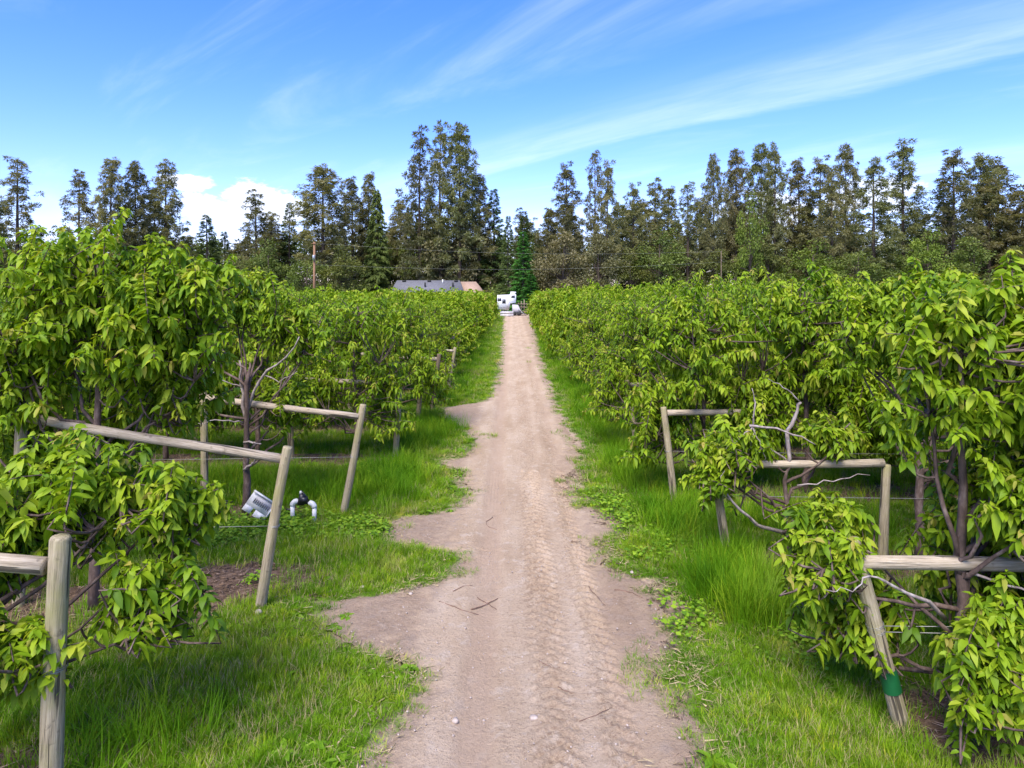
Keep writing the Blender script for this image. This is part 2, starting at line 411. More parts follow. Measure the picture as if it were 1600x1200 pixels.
def grassy(x, y):
    """1 = turf, 0 = bare soil"""
    l = ledge(y); r = redge(y)
    out = np.maximum(l-x, x-r)                       # metres outside the bare road
    g = np.clip((out+.26*vnoise(x, y, 7, 71)+.14*vnoise(x, y, 23, 72))/.7+.28, 0, 1)
    for cx, cy, rr_ in ((0.0, 12.2, .2), (.05, 26, .45), (.1, 34, .6), (.2, 23.5, .4), (-.5, 17.3, .25), (1.45, 6.6, .3), (.2, 43, .7)):
        g = np.maximum(g, .75*np.exp(-(((x-cx)/rr_)**2+((y-cy)/(rr_*1.3))**2)))
    rows = np.where(x < 0, np.min(np.abs(np.asarray(y)[..., None]-np.array(ROWS_L)), -1), np.min(np.abs(np.asarray(y)[..., None]-np.array(ROWS_R)), -1))
    strip = np.clip((.75-rows)/.3, 0, 1)*np.clip((np.abs(x)-3.0)/.5, 0, 1)
    # bark mulch next to the second row, seen between grass and posts
    mul = np.exp(-(((x+3.6)/1.25)**2+((y-8.75)/.55)**2))*1.3
    return np.clip(g-strip*.85-np.clip(mul, 0, 1), 0, 1)

def build_ground():
    # one sheet to the horizon, fine near the road
    xs = np.unique(np.concatenate([np.linspace(-1500, -80, 8), np.linspace(-80, -9, 30), np.linspace(-9, 9, 150), np.linspace(9, 80, 30), np.linspace(80, 1500, 8)]))
    ys = np.unique(np.concatenate([np.linspace(-300, 0, 10), np.linspace(0, 3, 8), np.linspace(3, 26, 190), np.linspace(26, 100, 110), np.linspace(100, 200, 20), np.linspace(200, 3000, 12)]))
    X, Y = np.meshgrid(xs, ys)
    g = grassy(X, Y)
    near = (np.abs(X) < 9) & (Y < 100)
    Z = np.where(near, .018*vnoise(X, Y, 3, 11)+.012*vnoise(X, Y, 11, 12), 0)
    inr = np.minimum(X-ledge(Y), redge(Y)-X)
    Z = Z-.10*np.clip((inr-.0)/.25, 0, 1)-.025*np.clip(1+inr/.3, 0, 1)            # bed of the road lies lower, under the road sheet
    g = np.where((Y > 99) | (Y < 1), .9, g)
    sandy = np.clip(1-(-inr)/.55, 0, 1)
    V = np.stack([X, Y, Z-.01], -1).reshape(-1, 3)
    ny, nx = X.shape; i = np.arange(ny*nx).reshape(ny, nx)
    Q = np.stack([i[:-1, :-1], i[:-1, 1:], i[1:, 1:], i[1:, :-1]], -1).reshape(-1, 4)
    link('ground', npmesh('ground', V, Q, M['orchard_soil'], {'grassy': g.ravel(), 'sandy': sandy.ravel()}, True), kind='structure', label='grass and soil ground of the orchard')
build_ground()

def road_h(X, Y):
    c = .1+.0*Y
    h = .010*vnoise(X, Y, 4, 21)+.006*vnoise(X, Y, 17, 22)
    u = X-.02*np.sin(Y*.2)
    def rut(c0, w, dep): return -dep*np.exp(-((u-c0)/w)**4)
    h = h+rut(-.33, .17, .035)+rut(.98, .17, .03)+rut(.42, .2, .012)
    tr = np.exp(-((u-.35)/.20)**6); tr2 = np.exp(-((u-.88)/.16)**6)
    lug = lambda uc, ph: np.clip(np.sin((Y+np.abs(u-uc)*.9)*2*math.pi/.17+ph), -.2, .8)
    fade = .45+.55*np.clip(vnoise(X*.6, Y*.5, 2.2, 23)*1.6+.4, 0, 1)
    h = h+tr*fade*.034*lug(.35, 0)+tr2*fade*.032*lug(.88, 1.3)
    sm = np.exp(-((u+.33)/.17)**6); h = h+sm*.003*np.sin(u*2*math.pi/.06)
    h = h+(tr+tr2+.35)*(.010*vnoise(X, Y, 30, 26)+.010*vnoise(X, Y, 62, 27))
    side = np.clip(np.abs(u-.3)-.85, 0, .5)
    h = h+side*(.03*vnoise(X, Y, 21, 24)+.03*np.abs(vnoise(X, Y, 33, 25)))
    return h
def build_road():
    def strip(y0, y1, dy, nx):
        ys = np.arange(y0, y1+dy*.5, dy); u = np.linspace(0, 1, nx)
        Y, U = np.meshgrid(ys, u, indexing='ij')
        X = ledge(Y)-.06+(redge(Y)-ledge(Y)+.12)*U
        inr = np.minimum(X-ledge(Y), redge(Y)-X)
        Z = road_h(X, Y)-.03*np.clip(1-(inr+.06)/.3, 0, 1)+.008
        core = np.minimum(np.minimum(X+1.15, 1.38-X+.25*vnoise(X, Y, 1.5, 28)), inr+.1)   # compacted lane
        e = np.clip(1-core/.55, 0, 1)
        u = X-.02*np.sin(Y*.2); wv = .5+.5*np.clip(vnoise(X*2, Y*.6, 2.0, 91)*2, -1, 1)
        trk = np.exp(-((u+.33)/.17)**4)+.7*np.exp(-((u-1.02)/.13)**4)*wv; lug = np.clip(np.sin((Y+np.abs(u-.35)*.9)*2*math.pi/.17)*.5+.5, 0, 1)
        loose = (np.exp(-((u-.35)/.24)**4)+np.exp(-((u-.86)/.18)**4))*(.35+.65*wv)*(.4+.6*(1-lug))
        return X, Y, Z, e, trk, np.clip(loose, 0, 1)
    parts = []
    for a in ((3.0, 14.0, .022, 150), (14.0, 34, .06, 60), (34, 96.5, .25, 26)): parts.append(strip(*a))
    V = []; Q = []; E = []; A1 = []; A2 = []; n = 0
    for X, Y, Z, e, tk, lo in parts:
        A1.append(tk.ravel()); A2.append(lo.ravel())
        ny, nx = X.shape; i = np.arange(ny*nx).reshape(ny, nx)+n
        Q.append(np.stack([i[:-1, :-1], i[:-1, 1:], i[1:, 1:], i[1:, :-1]], -1).reshape(-1, 4))
        V.append(np.stack([X, Y, Z], -1).reshape(-1, 3)); E.append(e.ravel()); n += ny*nx
    link('dirt_road', npmesh('dirt_road', np.concatenate(V), [np.concatenate(Q)], M['sandy_dirt'], {'edge': np.concatenate(E), 'track': np.concatenate(A1), 'loose': np.concatenate(A2)}, True), kind='structure', label='sandy dirt road with tyre tracks between the orchard rows')
    g = Geo(); g.raw([(-9, 96, .012), (7, 96, .012), (9, 103, .012), (-12, 103, .012)], [(0, 1, 2, 3)])
    me = g.mesh('driveway', M['sandy_dirt']); link('driveway', me, kind='structure', label='gravel yard at the end of the dirt road')
build_road()

# ------------------------------------------------------------------ cherry trees
def arc(a, b, n, sag):
    a = np.asarray(a, float); b = np.asarray(b, float); t = np.linspace(0, 1, n)[:, None]
    p = a+(b-a)*t; p[:, 2] += (sag*np.sin(np.pi*t))[:, 0]
    return p
def gen_cherry(seed, H=3.6, lobes=None, shoots=115, mode=2, spur=.07, per=6, L=(.095, .155), leader=.86, bare=(), young=.10, lean=(0, 0), pick=0):
    """returns dict of meshes: trunk, list of branches, crown leaf arrays"""
    r = np.random.default_rng(seed); global rng; rng = r
    if lobes is None:
        lobes = [((0, 0, H*.64), (1.3, 1.05, H*.34)), ((r.uniform(-.85, -.6), r.uniform(-.2, .2), H*.33), (.85, .9, H*.27)), ((r.uniform(.6, .85), r.uniform(-.2, .2), H*.33), (.85, .9, H*.27))]
    tp = np.array([(0, 0, -.05), (.02, .01, .25*H), (lean[0]*.5+r.normal(0, .05), lean[1]*.5+r.normal(0, .05), .55*H), (lean[0]+r.normal(0, .07), lean[1]+r.normal(0, .07), leader*H)])
    tt = np.linspace(0, 3, 12); TP = np.stack([np.interp(tt, range(4), tp[:, k]) for k in range(3)], 1)
    TP[1:, :2] += r.normal(0, .012, (11, 2))
    trunk = Geo().tube(TP, np.linspace(.062, .014, 12)*(H/3.6)**.5, 8, wob=.12)
    skel = [TP[4:]]; branches = []
    for c, rad in lobes:
        c = np.array(c, float); rad = np.array(rad, float)
        for i in range((4 if min(rad) > .5 else 2) if mode == 2 else 3):
            v = nrm(r.normal(size=3)*np.array([1, 1, .6])); e = c+v*rad*.72
            z0 = np.clip(e[2]*r.uniform(.4, .7), .45, leader*H*.9); b = np.array([np.interp(z0, TP[:, 2], TP[:, 0]), np.interp(z0, TP[:, 2], TP[:, 1]), z0])
            P = arc(b, e, 7, -.10*np.linalg.norm(e-b)); P[1:-1] += r.normal(0, .04, (5, 3))
            skel.append(P[2:]); branches.append(Geo().tube(P, np.linspace(.024, .008, 7), 6, wob=.1))
    SK = np.concatenate([np.concatenate([s[:-1]*(1-q)+s[1:]*q for q in (0, .5)]) for s in skel])
    vol = np.array([np.prod(l[1])**.67 for l in lobes]); vol /= vol.sum()
    tw = Geo(); Ps = []; Ds = []; Ls = []; Dr = []; Yg = []; Tn = []
    for k in range(shoots):
        c, rad = lobes[r.choice(len(lobes), p=vol)]; c = np.array(c, float); rad = np.array(rad, float)
        v = nrm(r.normal(size=3)); 
        if v[2] < -.5: v[2] *= -1
        end = c+v*rad*r.uniform(.45, 1.03)
        od = nrm(v*np.array([1, 1, .35])+np.array([0, 0, .45])+r.normal(0, .25, 3)); ln = r.uniform(.35, .85)
        if v[2] > .35 and r.random() < .4: od = nrm(np.array([0, 0, 1.])+r.normal(0, .28, 3)); ln = r.uniform(.5, .95); end = end+np.array([0, 0, r.uniform(.05, .3)])
        if end[2] < .45: end[2] = .45+r.uniform(0, .2)
        P = np.stack([end-od*ln*(1-s)-np.array([0, 0, .22*ln*(s**2-.4)]) for s in np.linspace(0, 1, 6)])
        q = SK[np.argmin(((SK-P[0])**2).sum(1))]
        if mode > 0:
            j = arc(q, P[0], 4, -.04); tw.tube(np.concatenate([j[:-1], P]), np.linspace(.012, .0035, 9), 4 if mode == 2 else 3, cap=False)
        clen = ln; ns = max(3, int(clen*.9/spur))
        tint0 = r.normal(.45, .17)
        for i in range(ns):
            s = .12+.88*i/(ns-1); x = s*5; i0 = min(int(x), 4); pt = P[i0]+(P[i0+1]-P[i0])*(x-i0); ax = nrm(P[i0+1]-P[i0])
            e1 = nrm(np.cross(ax, np.array([.1, .2, 1.]))); e2 = np.cross(ax, e1)
            kk = per+(2 if i == ns-1 else 0); a = r.uniform(0, 6.28)+np.arange(kk)*2.4
            D = np.cos(a)[:, None]*e1+np.sin(a)[:, None]*e2+ax*r.uniform(.1, .7, (kk, 1))+r.normal(0, .18, (kk, 3))
            D[:, 2] = np.where(D[:, 2] > .35, D[:, 2]*.45, D[:, 2])-.12
            Ps.append(np.repeat(pt[None], kk, 0)+r.normal(0, .012, (kk, 3))); Ds.append(D)
            last = i >= ns-2
            Ls.append(r.uniform(L[0]*.75, L[1]*1.05, kk)*(.75 if i == ns-1 else 1)); Dr.append(r.uniform(.3, .95, kk)*(.75 if last else 1))
            yg = np.zeros(kk)
            if i == ns-1 and r.random() < .35: yg = np.where(r.random(kk) < .4, r.uniform(.3, .9, kk), 0)
            else: yg = np.where(r.random(kk) < .006*young*10, .5, 0)
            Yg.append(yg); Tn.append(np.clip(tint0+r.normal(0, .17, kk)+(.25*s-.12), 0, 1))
    P = np.concatenate(Ps); D = np.concatenate(Ds); Ln = np.concatenate(Ls); dr = np.concatenate(Dr); yg = np.concatenate(Yg); tn = np.concatenate(Tn)
    ok = P[:, 2] > .12; P, D, Ln, dr, yg, tn = P[ok], D[ok], Ln[ok], dr[ok], yg[ok], tn[ok]
    single = []
    if pick:      # the leaves that face the road singly: each an object of its own
        sel = np.argsort(P[:, 1]+r.uniform(0, .25, len(P)))[:pick]; single = [(P[i], nrm(D[i]), Ln[i], dr[i], tn[i], yg[i]) for i in sel]
        m_ = np.ones(len(P), bool); m_[sel] = False; P, D, Ln, dr, yg, tn = P[m_], D[m_], Ln[m_], dr[m_], yg[m_], tn[m_]
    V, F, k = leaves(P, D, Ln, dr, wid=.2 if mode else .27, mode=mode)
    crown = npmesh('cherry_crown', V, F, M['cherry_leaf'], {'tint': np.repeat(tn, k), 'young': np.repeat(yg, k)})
    if mode > 0 and tw.n: twm = tw.mesh('cherry_twigs', M['cherry_bark'], True)
    else: twm = None
    if mode < 2:
        for b in branches:
            trunk.V += b.V; 
            trunk.Q += [q+trunk.n for q in b.Q]; trunk.T += [q+trunk.n for q in b.T]; trunk.n += b.n
        branches = []
    bm = [b.mesh('cherry_branch', M['cherry_bark'], True) for b in branches]
    bb = []
    for pl, r0, r1 in bare:
        pl = np.array(pl, float); n = 9; tt = np.linspace(0, len(pl)-1, n)
        Q = np.stack([np.interp(tt, range(len(pl)), pl[:, k]) for k in range(3)], 1); Q[1:] += r.normal(0, .014, (n-1, 3))
        bb.append(Geo().tube(Q, np.linspace(r0, r1*.8, n)*.75, 6, wob=.22).mesh('bare_branch', M['pale_bark'], True))
    return dict(trunk=trunk.mesh('cherry_trunk', M['cherry_bark'], True), branches=bm, twigs=twm, crown=crown, bare=bb, single=single)
LEAF = {}
def leaf_mesh(ti, di, yi):
    if (ti, di, yi) not in LEAF:
        global rng; keep = rng
        class Z:                                   # no random twist in the shared leaf
            def normal(s, *a, **k): return np.zeros(a[2] if len(a) > 2 else k['size'])
        rng = Z(); V, F, k = leaves(np.zeros((1, 3)), np.array([[1., 0, 0]]), np.ones(1), np.array([(.35, .65)[di]]), mode=2); rng = keep
        LEAF[(ti, di, yi)] = npmesh('cherry_leaf', V, F, M['cherry_leaf'], {'tint': np.full(k, .15+.2*ti), 'young': np.full(k, .6*yi)})
    return LEAF[(ti, di, yi)]
def place_cherry(v, x, y, rz, sc, label, group='cherry trees in the orchard rows', name='cherry_tree'):
    e = link(name, None, loc=(x, y, 0), rot=(0, 0, rz), label=label, cat='tree', group=group)
    e.scale = sc if isinstance(sc, tuple) else (sc, sc, sc)
    e.empty_display_size = .3
    link('trunk', v['trunk'], e)
    for b in v['branches']: link('branch', b, e)
    for b in v['bare']: link('bare_branch', b, e, label='bare pale grey pruned branch')
    if v['twigs']: link('twigs', v['twigs'], e, kind='stuff')
    link('crown', v['crown'], e, kind='stuff')
    for p, d, l, dr, tn, yg in v['single']:
        o = link('leaf', leaf_mesh(min(4, max(0, round((tn-.15)/.2))), int(dr > .5), int(yg > .2)), e)
        q = Vector(d).to_track_quat('X', 'Z') @ Quaternion((1, 0, 0), random.gauss(0, .45))
        o.location = p; o.rotation_mode = 'QUATERNION'; o.rotation_quaternion = q; o.scale = (l, l, l)
    return e

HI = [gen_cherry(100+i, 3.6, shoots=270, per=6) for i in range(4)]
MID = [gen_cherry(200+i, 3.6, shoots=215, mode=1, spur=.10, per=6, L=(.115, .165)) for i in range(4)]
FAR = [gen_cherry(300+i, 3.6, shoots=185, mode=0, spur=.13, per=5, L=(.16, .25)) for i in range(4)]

# trees that the photograph shows singly
big = gen_cherry(11, 4.5, [((-.1, 0, 3.4), (1.45, .9, 1.0)), ((.85, -.05, 3.2), (.85, .75, .95)), ((-1.0, .1, 2.5), (.9, .7, .7)), ((.7, .35, 2.45), (.8, .5, .5))], shoots=430, per=6, pick=300)
place_cherry(big, -4.87, 7.95, 0, (1, 1, 1.03), 'tallest bushy cherry tree, standing behind the leaning post with the long weathered rail')
low = gen_cherry(12, 2.7, [((.7, .55, 2.1), (.75, .45, .42)), ((1.45, .6, 2.0), (.5, .35, .33)), ((1.45, .35, 1.35), (.45, .25, .3)), ((.55, -.1, 1.15), (.65, .25, .3)), ((.2, .35, 1.75), (.7, .5, .6))], shoots=240, per=6, leader=.7, pick=300)
place_cherry(low, -4.25, 5.0, 0, 1, 'low cherry tree with branches reaching past the upright grey post')
ybare = [([(0, 0, 1.55), (-.05, 0, 2.0), (-.08, 0, 2.55)], .045, .02), ([(0, 0, 1.6), (.18, -.1, 2.05), (.42, -.2, 2.38), (.75, -.25, 2.6), (1.0, -.3, 2.95)], .042, .014), ([(.35, -.18, 2.3), (.62, -.2, 2.22), (.95, -.25, 2.38)], .016, .006),
         ([(-.05, 0, 2.1), (-.3, -.1, 2.2), (-.55, -.15, 2.45)], .018, .006), ([(0, -.05, 1.2), (.22, -.15, 1.22), (.36, -.2, 1.2)], .025, .018), ([(0, -.05, .75), (.18, -.12, .88), (.34, -.18, 1.05)], .03, .02), ([(0, 0, 1.5), (-.3, -.2, 1.6), (-.65, -.25, 1.55)], .02, .007)]
ytree = gen_cherry(13, 4.15, [((-.3, .25, 3.5), (1.1, .6, .6)), ((.75, .35, 3.0), (.65, .55, .75)), ((-.95, .25, 2.6), (.6, .5, .8)), ((.5, .5, 1.8), (.5, .4, .4))], shoots=240, per=6, bare=ybare, leader=.6)
place_cherry(ytree, -4.38, 11.2, 0, 1, 'thin cherry tree with bare forked Y-shaped limbs beside the white slotted panel')
right = gen_cherry(14, 3.9, [((.5, -.05, 2.95), (1.25, .85, .95)), ((-1.05, .15, 1.40), (.42, .38, .5)), ((.75, -.45, .85), (1.05, .42, .6)), ((-.12, -.5, .72), (.5, .35, .48)), ((.5, -.5, .95), (.6, .35, .5)), ((.55, -.3, 1.95), (.7, .38, .6)), ((-.7, .3, .8), (.5, .35, .42)), ((.8, .15, 1.9), (.9, .6, .65)), ((.7, .45, 1.3), (.9, .35, .75))], shoots=780, per=6, pick=300,
                   bare=[([(-.1, 0, .9), (-.4, -.15, 1.15), (-.72, -.25, 1.32), (-.9, -.28, 1.38)], .026, .012), ([(-.88, -.28, 1.38), (-1.05, -.3, 1.28), (-1.25, -.3, 1.27)], .010, .004), ([(.05, -.05, 1.3), (.35, -.25, 1.28), (.6, -.3, 1.2)], .018, .008)])
place_cherry(right, 3.78, 5.8, 0, 1, 'big leafy cherry tree overhanging the leaning post wrapped with green tape')
pr = [([(0, 0, 1.3), (.0, 0, 1.75), (.10, 0, 2.05), (.16, 0, 2.2)], .045, .03), ([(.16, 0, 2.2), (-.1, -.05, 2.42), (-.3, -.05, 2.5)], .014, .005), ([(-.55, -.1, 1.9), (-.25, -.12, 1.88), (.05, -.14, 1.78), (.3, -.16, 1.68)], .026, .012), ([(-.5, -.1, 1.9), (-.48, -.1, 2.2), (-.5, -.1, 2.4)], .018, .008),
      ([(-.5, -.1, 1.9), (-.72, -.14, 1.72), (-.9, -.16, 1.62)], .016, .006), ([(-.5, -.1, 1.88), (-.42, -.14, 1.62), (-.38, -.16, 1.48)], .014, .006), ([(-.48, -.1, 1.85), (-.55, -.14, 1.55)], .010, .005), ([(0, 0, 1.4), (-.3, -.08, 1.62), (-.75, -.12, 1.58)], .02, .008),
      ([(-.05, 0, .45), (-.45, -.2, .62), (-.8, -.3, .9), (-1.05, -.35, 1.2)], .04, .016), ([(-.85, -.3, .98), (-1.0, -.3, 1.1), (-.95, -.3, 1.35)], .014, .008), ([(.1, -.05, 1.1), (.5, -.2, 1.2), (.95, -.2, 1.3)], .016, .006)]
pruned = gen_cherry(15, 2.2, [((-.75, .0, 1.65), (.6, .4, .32)), ((-1.1, -.1, 1.35), (.35, .3, .22)), ((.55, .1, 1.85), (.5, .4, .2)), ((.35, -.35, .75), (.42, .35, .4))], shoots=115, per=6, leader=.62, bare=pr)
place_cherry(pruned, 3.68, 9.1, 0, 1, 'low pruned cherry tree with a knot of bare silvery branches over the rail')

high = gen_cherry(16, 4.2, [((-.1, 0, 3.15), (1.35, .9, .95)), ((.6, .1, 2.4), (.9, .7, .65)), ((.9, .1, 1.5), (.6, .6, .6))], shoots=300, per=6)
place_cherry(high, 5.45, 9.15, 0, 1, 'tall cherry tree behind the level rail, next to the low pruned tree')
featured = [(5.45, 9.15), (-4.87, 7.95), (-4.25, 5.0), (-4.38, 11.2), (3.78, 5.8), (3.68, 9.1)]
spots = []
for side, rows in ((-1, ROWS_L), (1, ROWS_R)):
    for d in rows:
        if d > 93: continue
        xmax = .78*d+2.6; x = random.uniform(3.15, 3.55); k = 0
        while x < xmax:
            k += 1
            X = side*(x+random.uniform(-.18, .18)); Y = d+random.uniform(-.12, .12)
            if all((X-a)**2+(Y-b)**2 > 1.7**2 or abs(Y-b) > .6 for a, b in featured): spots.append((X, Y, rows.index(d), k))
            x += 2.05
spots.sort(key=lambda p: math.hypot(p[0]*.8, p[1]))
NEAR = 285
ORD = ['first', 'second', 'third', 'fourth', 'fifth', 'sixth', 'seventh', 'eighth', 'ninth', 'tenth', 'eleventh', 'twelfth', 'thirteenth', 'fourteenth', 'fifteenth', 'sixteenth', 'seventeenth', 'eighteenth', 'nineteenth', 'twentieth']
ORD += ['twenty-'+q for q in ORD[:9]]+['thirtieth']+['thirty-'+q for q in ORD[:9]]
def rowname(X, row):
    if X < 0: return ('in the row of the upright grey post', 'in the row of the long sloping rail', 'in the row of the white pipes')[row] if row < 3 else 'in the %s row beyond the white pipes' % ORD[row-3]
    return 'in the row of the green-taped post' if row == 0 else 'in the %s row beyond the green-taped post' % ORD[row-1]
for i, (X, Y, row, k) in enumerate(spots[:NEAR]):
    v = (HI if Y < 13.2 else MID if Y < 29 else FAR)[random.randrange(4)]
    h = random.uniform(.88, 1.07); LBL = 'leafy cherry tree, %s from the road %s' % (ORD[k-1], rowname(X, row))
    if X > 0: h = random.uniform(1.02, 1.2)-(.06 if X < 4.5 else 0)
    elif Y < 17: h = random.uniform(1.08, 1.2)
    elif X < -6 and Y < 36: h = random.uniform(1.0, 1.15)
    if X > 4 and Y < 10: h = random.uniform(1.12, 1.2)
    place_cherry(v, X, Y, random.choice((0, math.pi))+random.uniform(-.35, .35), (random.uniform(.98, 1.14), random.uniform(.95, 1.1), h), LBL)
# the rest of the orchard
Vs = []; Fs = []; tn = []; yg = []; n = 0
fv = []
for v, frac, grow in [(v, .24, 1.7) for v in FAR]+[(v, .085, 2.5) for v in FAR]:
    me = v['crown']; a = np.zeros(len(me.vertices)*3, np.float32); me.vertices.foreach_get('co', a)
    li = np.zeros(len(me.loops), np.int32); me.loops.foreach_get('vertex_index', li)
    t = np.zeros(len(me.vertices), np.float32); me.attributes['tint'].data.foreach_get('value', t)
    y = np.zeros(len(me.vertices), np.float32); me.attributes['young'].data.foreach_get('value', y)
    a = a.reshape(-1, 4, 3); nl = len(a); pickd = np.sort(np.random.default_rng(3).choice(nl, int(nl*frac), replace=False))
    a = a[pickd]; a = a[:, :1]+(a-a[:, :1])*grow; fq = (np.array([(0, 3, 1), (0, 2, 3)])[None]+(np.arange(len(a))*4)[:, None, None]).reshape(-1, 3)
    fv.append((a.reshape(-1, 3), fq, t.reshape(-1, 4)[pickd].ravel(), y.reshape(-1, 4)[pickd].ravel()))
for X, Y, _, _ in spots[NEAR:]:
    a, f, t, y = fv[random.randrange(4)+(4 if abs(X) > 11 else 0)]
    keep = slice(None)
    s = random.choice((-1, 1)); h = random.uniform(.92, 1.07)
    Vs.append(a*np.array([s*1.08, s*1.0, h])+np.array([X, Y, 0])); Fs.append(f+n); tn.append(t); yg.append(y); n += len(a)
link('distant_cherry_trees', npmesh('distant_cherry_trees', np.concatenate(Vs), [np.concatenate(Fs)], M['cherry_leaf'], {'tint': np.concatenate(tn), 'young': np.concatenate(yg)}),
     kind='stuff', label='far rows of the cherry orchard merging into one green canopy', cat='trees')
print('cherry spots', len(spots), 'stuff tris', sum(len(f) for f in Fs))
rng = np.random.default_rng(99)

# ------------------------------------------------------------------ trellis end frames
def post_mesh(name, ln, r0, r1, m, k=12):
    zs = np.concatenate([[-.25], np.linspace(0, ln-.02, 7), [ln]]); rr = np.interp(zs, [0, ln], [r0, r1]); rr[-1] *= .88
    P = np.stack([.006*np.sin(zs*3+rng.uniform(0, 6)), .006*np.cos(zs*2.3+rng.uniform(0, 6)), zs], 1)
    return Geo().tube(P, rr, k, wob=.035).mesh(name, m, False)
def pole(name, a, b, r0, r1, m, parent, ext=True):
    a = Vector(a); b = Vector(b); d = b-a
    if ext: me = post_mesh(name, d.length, r0, r1, m)
    else:
        zs = np.linspace(0, d.length, 8); P = np.stack([.012*np.sin(zs*1.3+rng.uniform(0, 6)), .012*np.cos(zs*1.7), zs], 1)
        me = Geo().tube(P, np.linspace(r0, r1, 8), 12, wob=.04).mesh(name, m, False)
    o = link(name, me, parent); o.location = a; o.rotation_mode = 'QUATERNION'; o.rotation_quaternion = d.to_track_quat('Z', 'Y')
    return o
def frame(end_b, end_t, in_b, in_t, rail_a, rail_b, label, wires=((.95, .95),), r=.06, wm='post_wood', wire_to=9):
    o = Vector((end_b[0], end_b[1], 0)); e = link('trellis_frame', None, loc=o, label=label, cat='trellis', group='wooden trellis frames at the row ends')
    L = lambda p: Vector(p)-o
    pole('post', L(end_b), L(end_t), r, r*.88, M[wm], e)
    if in_b: pole('post', L(in_b), L(in_t), r, r*.92, M['post_wood'], e)
    if rail_a: pole('rail', L(rail_a), L(rail_b), r*.82, r*.9, M['rail_wood'], e, False)
    for za, zb in wires:
        q = (za-end_b[2])/(end_t[2]-end_b[2]); a = L(end_b).lerp(L(end_t), q); s = 1 if end_b[0] > 0 else -1
        b = L((end_b[0]+s*wire_to, end_b[1], zb)); P = arc(a, b, 12, -.05)
        ax = nrm(np.array(L(end_t)-L(end_b))); e1 = nrm(np.cross(ax, [0, 1, 0])); e2 = np.cross(ax, e1); hx = np.linspace(0, 4*math.pi, 26)[:, None]
        link('wire_wrap', Geo().tube(np.array(a)+(np.cos(hx)*e1+np.sin(hx)*e2)*(r*1.0)+ax*hx*.0022, .004, 4).mesh('wire_wrap', M['wire_steel']), e)
        link('wire', Geo().tube(P, .0035, 4).mesh('trellis_wire', M['wire_steel']), e)
    return e
def gp(px, py, d): return (X_of(px, d), d, CAM_H-(py-452)/1067*d)
# hand-placed frames, left of the road then right
frame((X_of(78, 4.95), 4.95, 0), gp(94, 838, 4.95), (-5.9, 5.0, 0), (-5.9, 5.0, 2.0), gp(70, 887, 4.95), (-5.9, 5.0, 1.85), 'thick upright grey post with a short cracked rail, low cherry branches in front', r=.078)
frame((X_of(406, 7.93), 7.93, 0), gp(449, 698, 7.93), (X_of(28, 7.98), 7.98, 0), gp(32, 616, 7.98), gp(441, 719, 7.95), gp(30, 650, 7.98), 'leaning post carrying a long sloping weathered rail, near the white slotted panel', r=.064)
frame((X_of(536, 11.2), 11.2, 0), gp(568, 632, 11.2), (X_of(319, 11.3), 11.3, 0), gp(318, 612, 11.3), gp(561, 652, 11.2), gp(322, 621, 11.3), 'leaning post with rust stain and sloping rail behind the white pipes', r=.062)
frame((X_of(617, 14.84), 14.84, 0), gp(624, 610, 14.84), (X_of(455, 14.9), 14.9, 0), gp(453, 572, 14.9), gp(621, 600, 14.84), gp(456, 592, 14.9), 'post half hidden by leaves with its rail inside the cherry row', r=.066)
frame((X_of(652, 19.0), 19.0, 0), gp(660, 573, 19.0), (-5.1, 19.0, 0), (-5.1, 19.0, 1.9), None, None, 'pale straight post standing alone in the tall grass', r=.066)
frame((X_of(675, 20.9), 20.9, 0), gp(686, 553, 20.9), (-5.0, 20.9, 0), (-5, 20.9, 1.8), gp(685, 562, 20.9), (-5.0, 20.9, 1.75), 'dark brown leaning post in the tall grass', r=.07, wm='dark_post_wood')
frame((X_of(700, 24.6), 24.6, 0), gp(711, 543, 24.6), (-4.9, 24.6, 0), (-4.9, 24.6, 1.8), gp(709, 549, 24.6), gp(678, 548, 24.6), 'pale leaning post with a short rail at the far grass verge', r=.066)
frame((X_of(1410, 5.78), 5.78, 0), gp(1331, 842, 5.78), (5.5, 5.8, 0), (5.5, 5.8, 1.6), gp(1342, 880, 5.78), (5.5, 5.8, 1.36), 'leaning post wrapped with green tape, its rail running into the big cherry tree', r=.07, wires=((.85, .9), (.8, .75)))
frame((X_of(1139, 9.1), 9.1, 0), gp(1116, 722, 9.1), (X_of(1378, 9.1), 9.1, 0), gp(1386, 726, 9.1), gp(1118, 727, 9.1), gp(1380, 722, 9.1), 'post leaning from tall grass with a level rail through the pruned cherry tree', r=.062)
frame((X_of(1054, 11.6), 11.6, 0), gp(1037, 636, 11.6), None, None, gp(1042, 646, 11.6), gp(1165, 643, 12.1), 'post at the grass edge with a thin level rail, next after the pruned tree', r=.062)
for side, rows, k0 in ((-1, ROWS_L, 7), (1, ROWS_R, 3)):
    for i, d in enumerate(rows[k0:k0+9]):
        x = 2.62 if side < 0 else 2.85; h = 1.7+random.uniform(-.1, .1)
        frame((side*x, d, 0), (side*(x-.22), d, h), (side*(x+2.3), d, 0), (side*(x+2.3), d, h+.1), (side*(x-.15), d, h-.12), (side*(x+2.3), d, h-.05), 'weathered trellis frame at the road end '+rowname(side, k0+i), r=.06)
tape_parent = [o for o in bpy.data.objects if o.name.startswith('trellis_frame') and 'green tape' in o.get('label', '')][0]
a = Vector((X_of(1410, 5.78), 5.78, 0)); b = Vector(gp(1331, 842, 5.78)); q0 = a.lerp(b, .19)-a; q1 = a.lerp(b, .31)-a
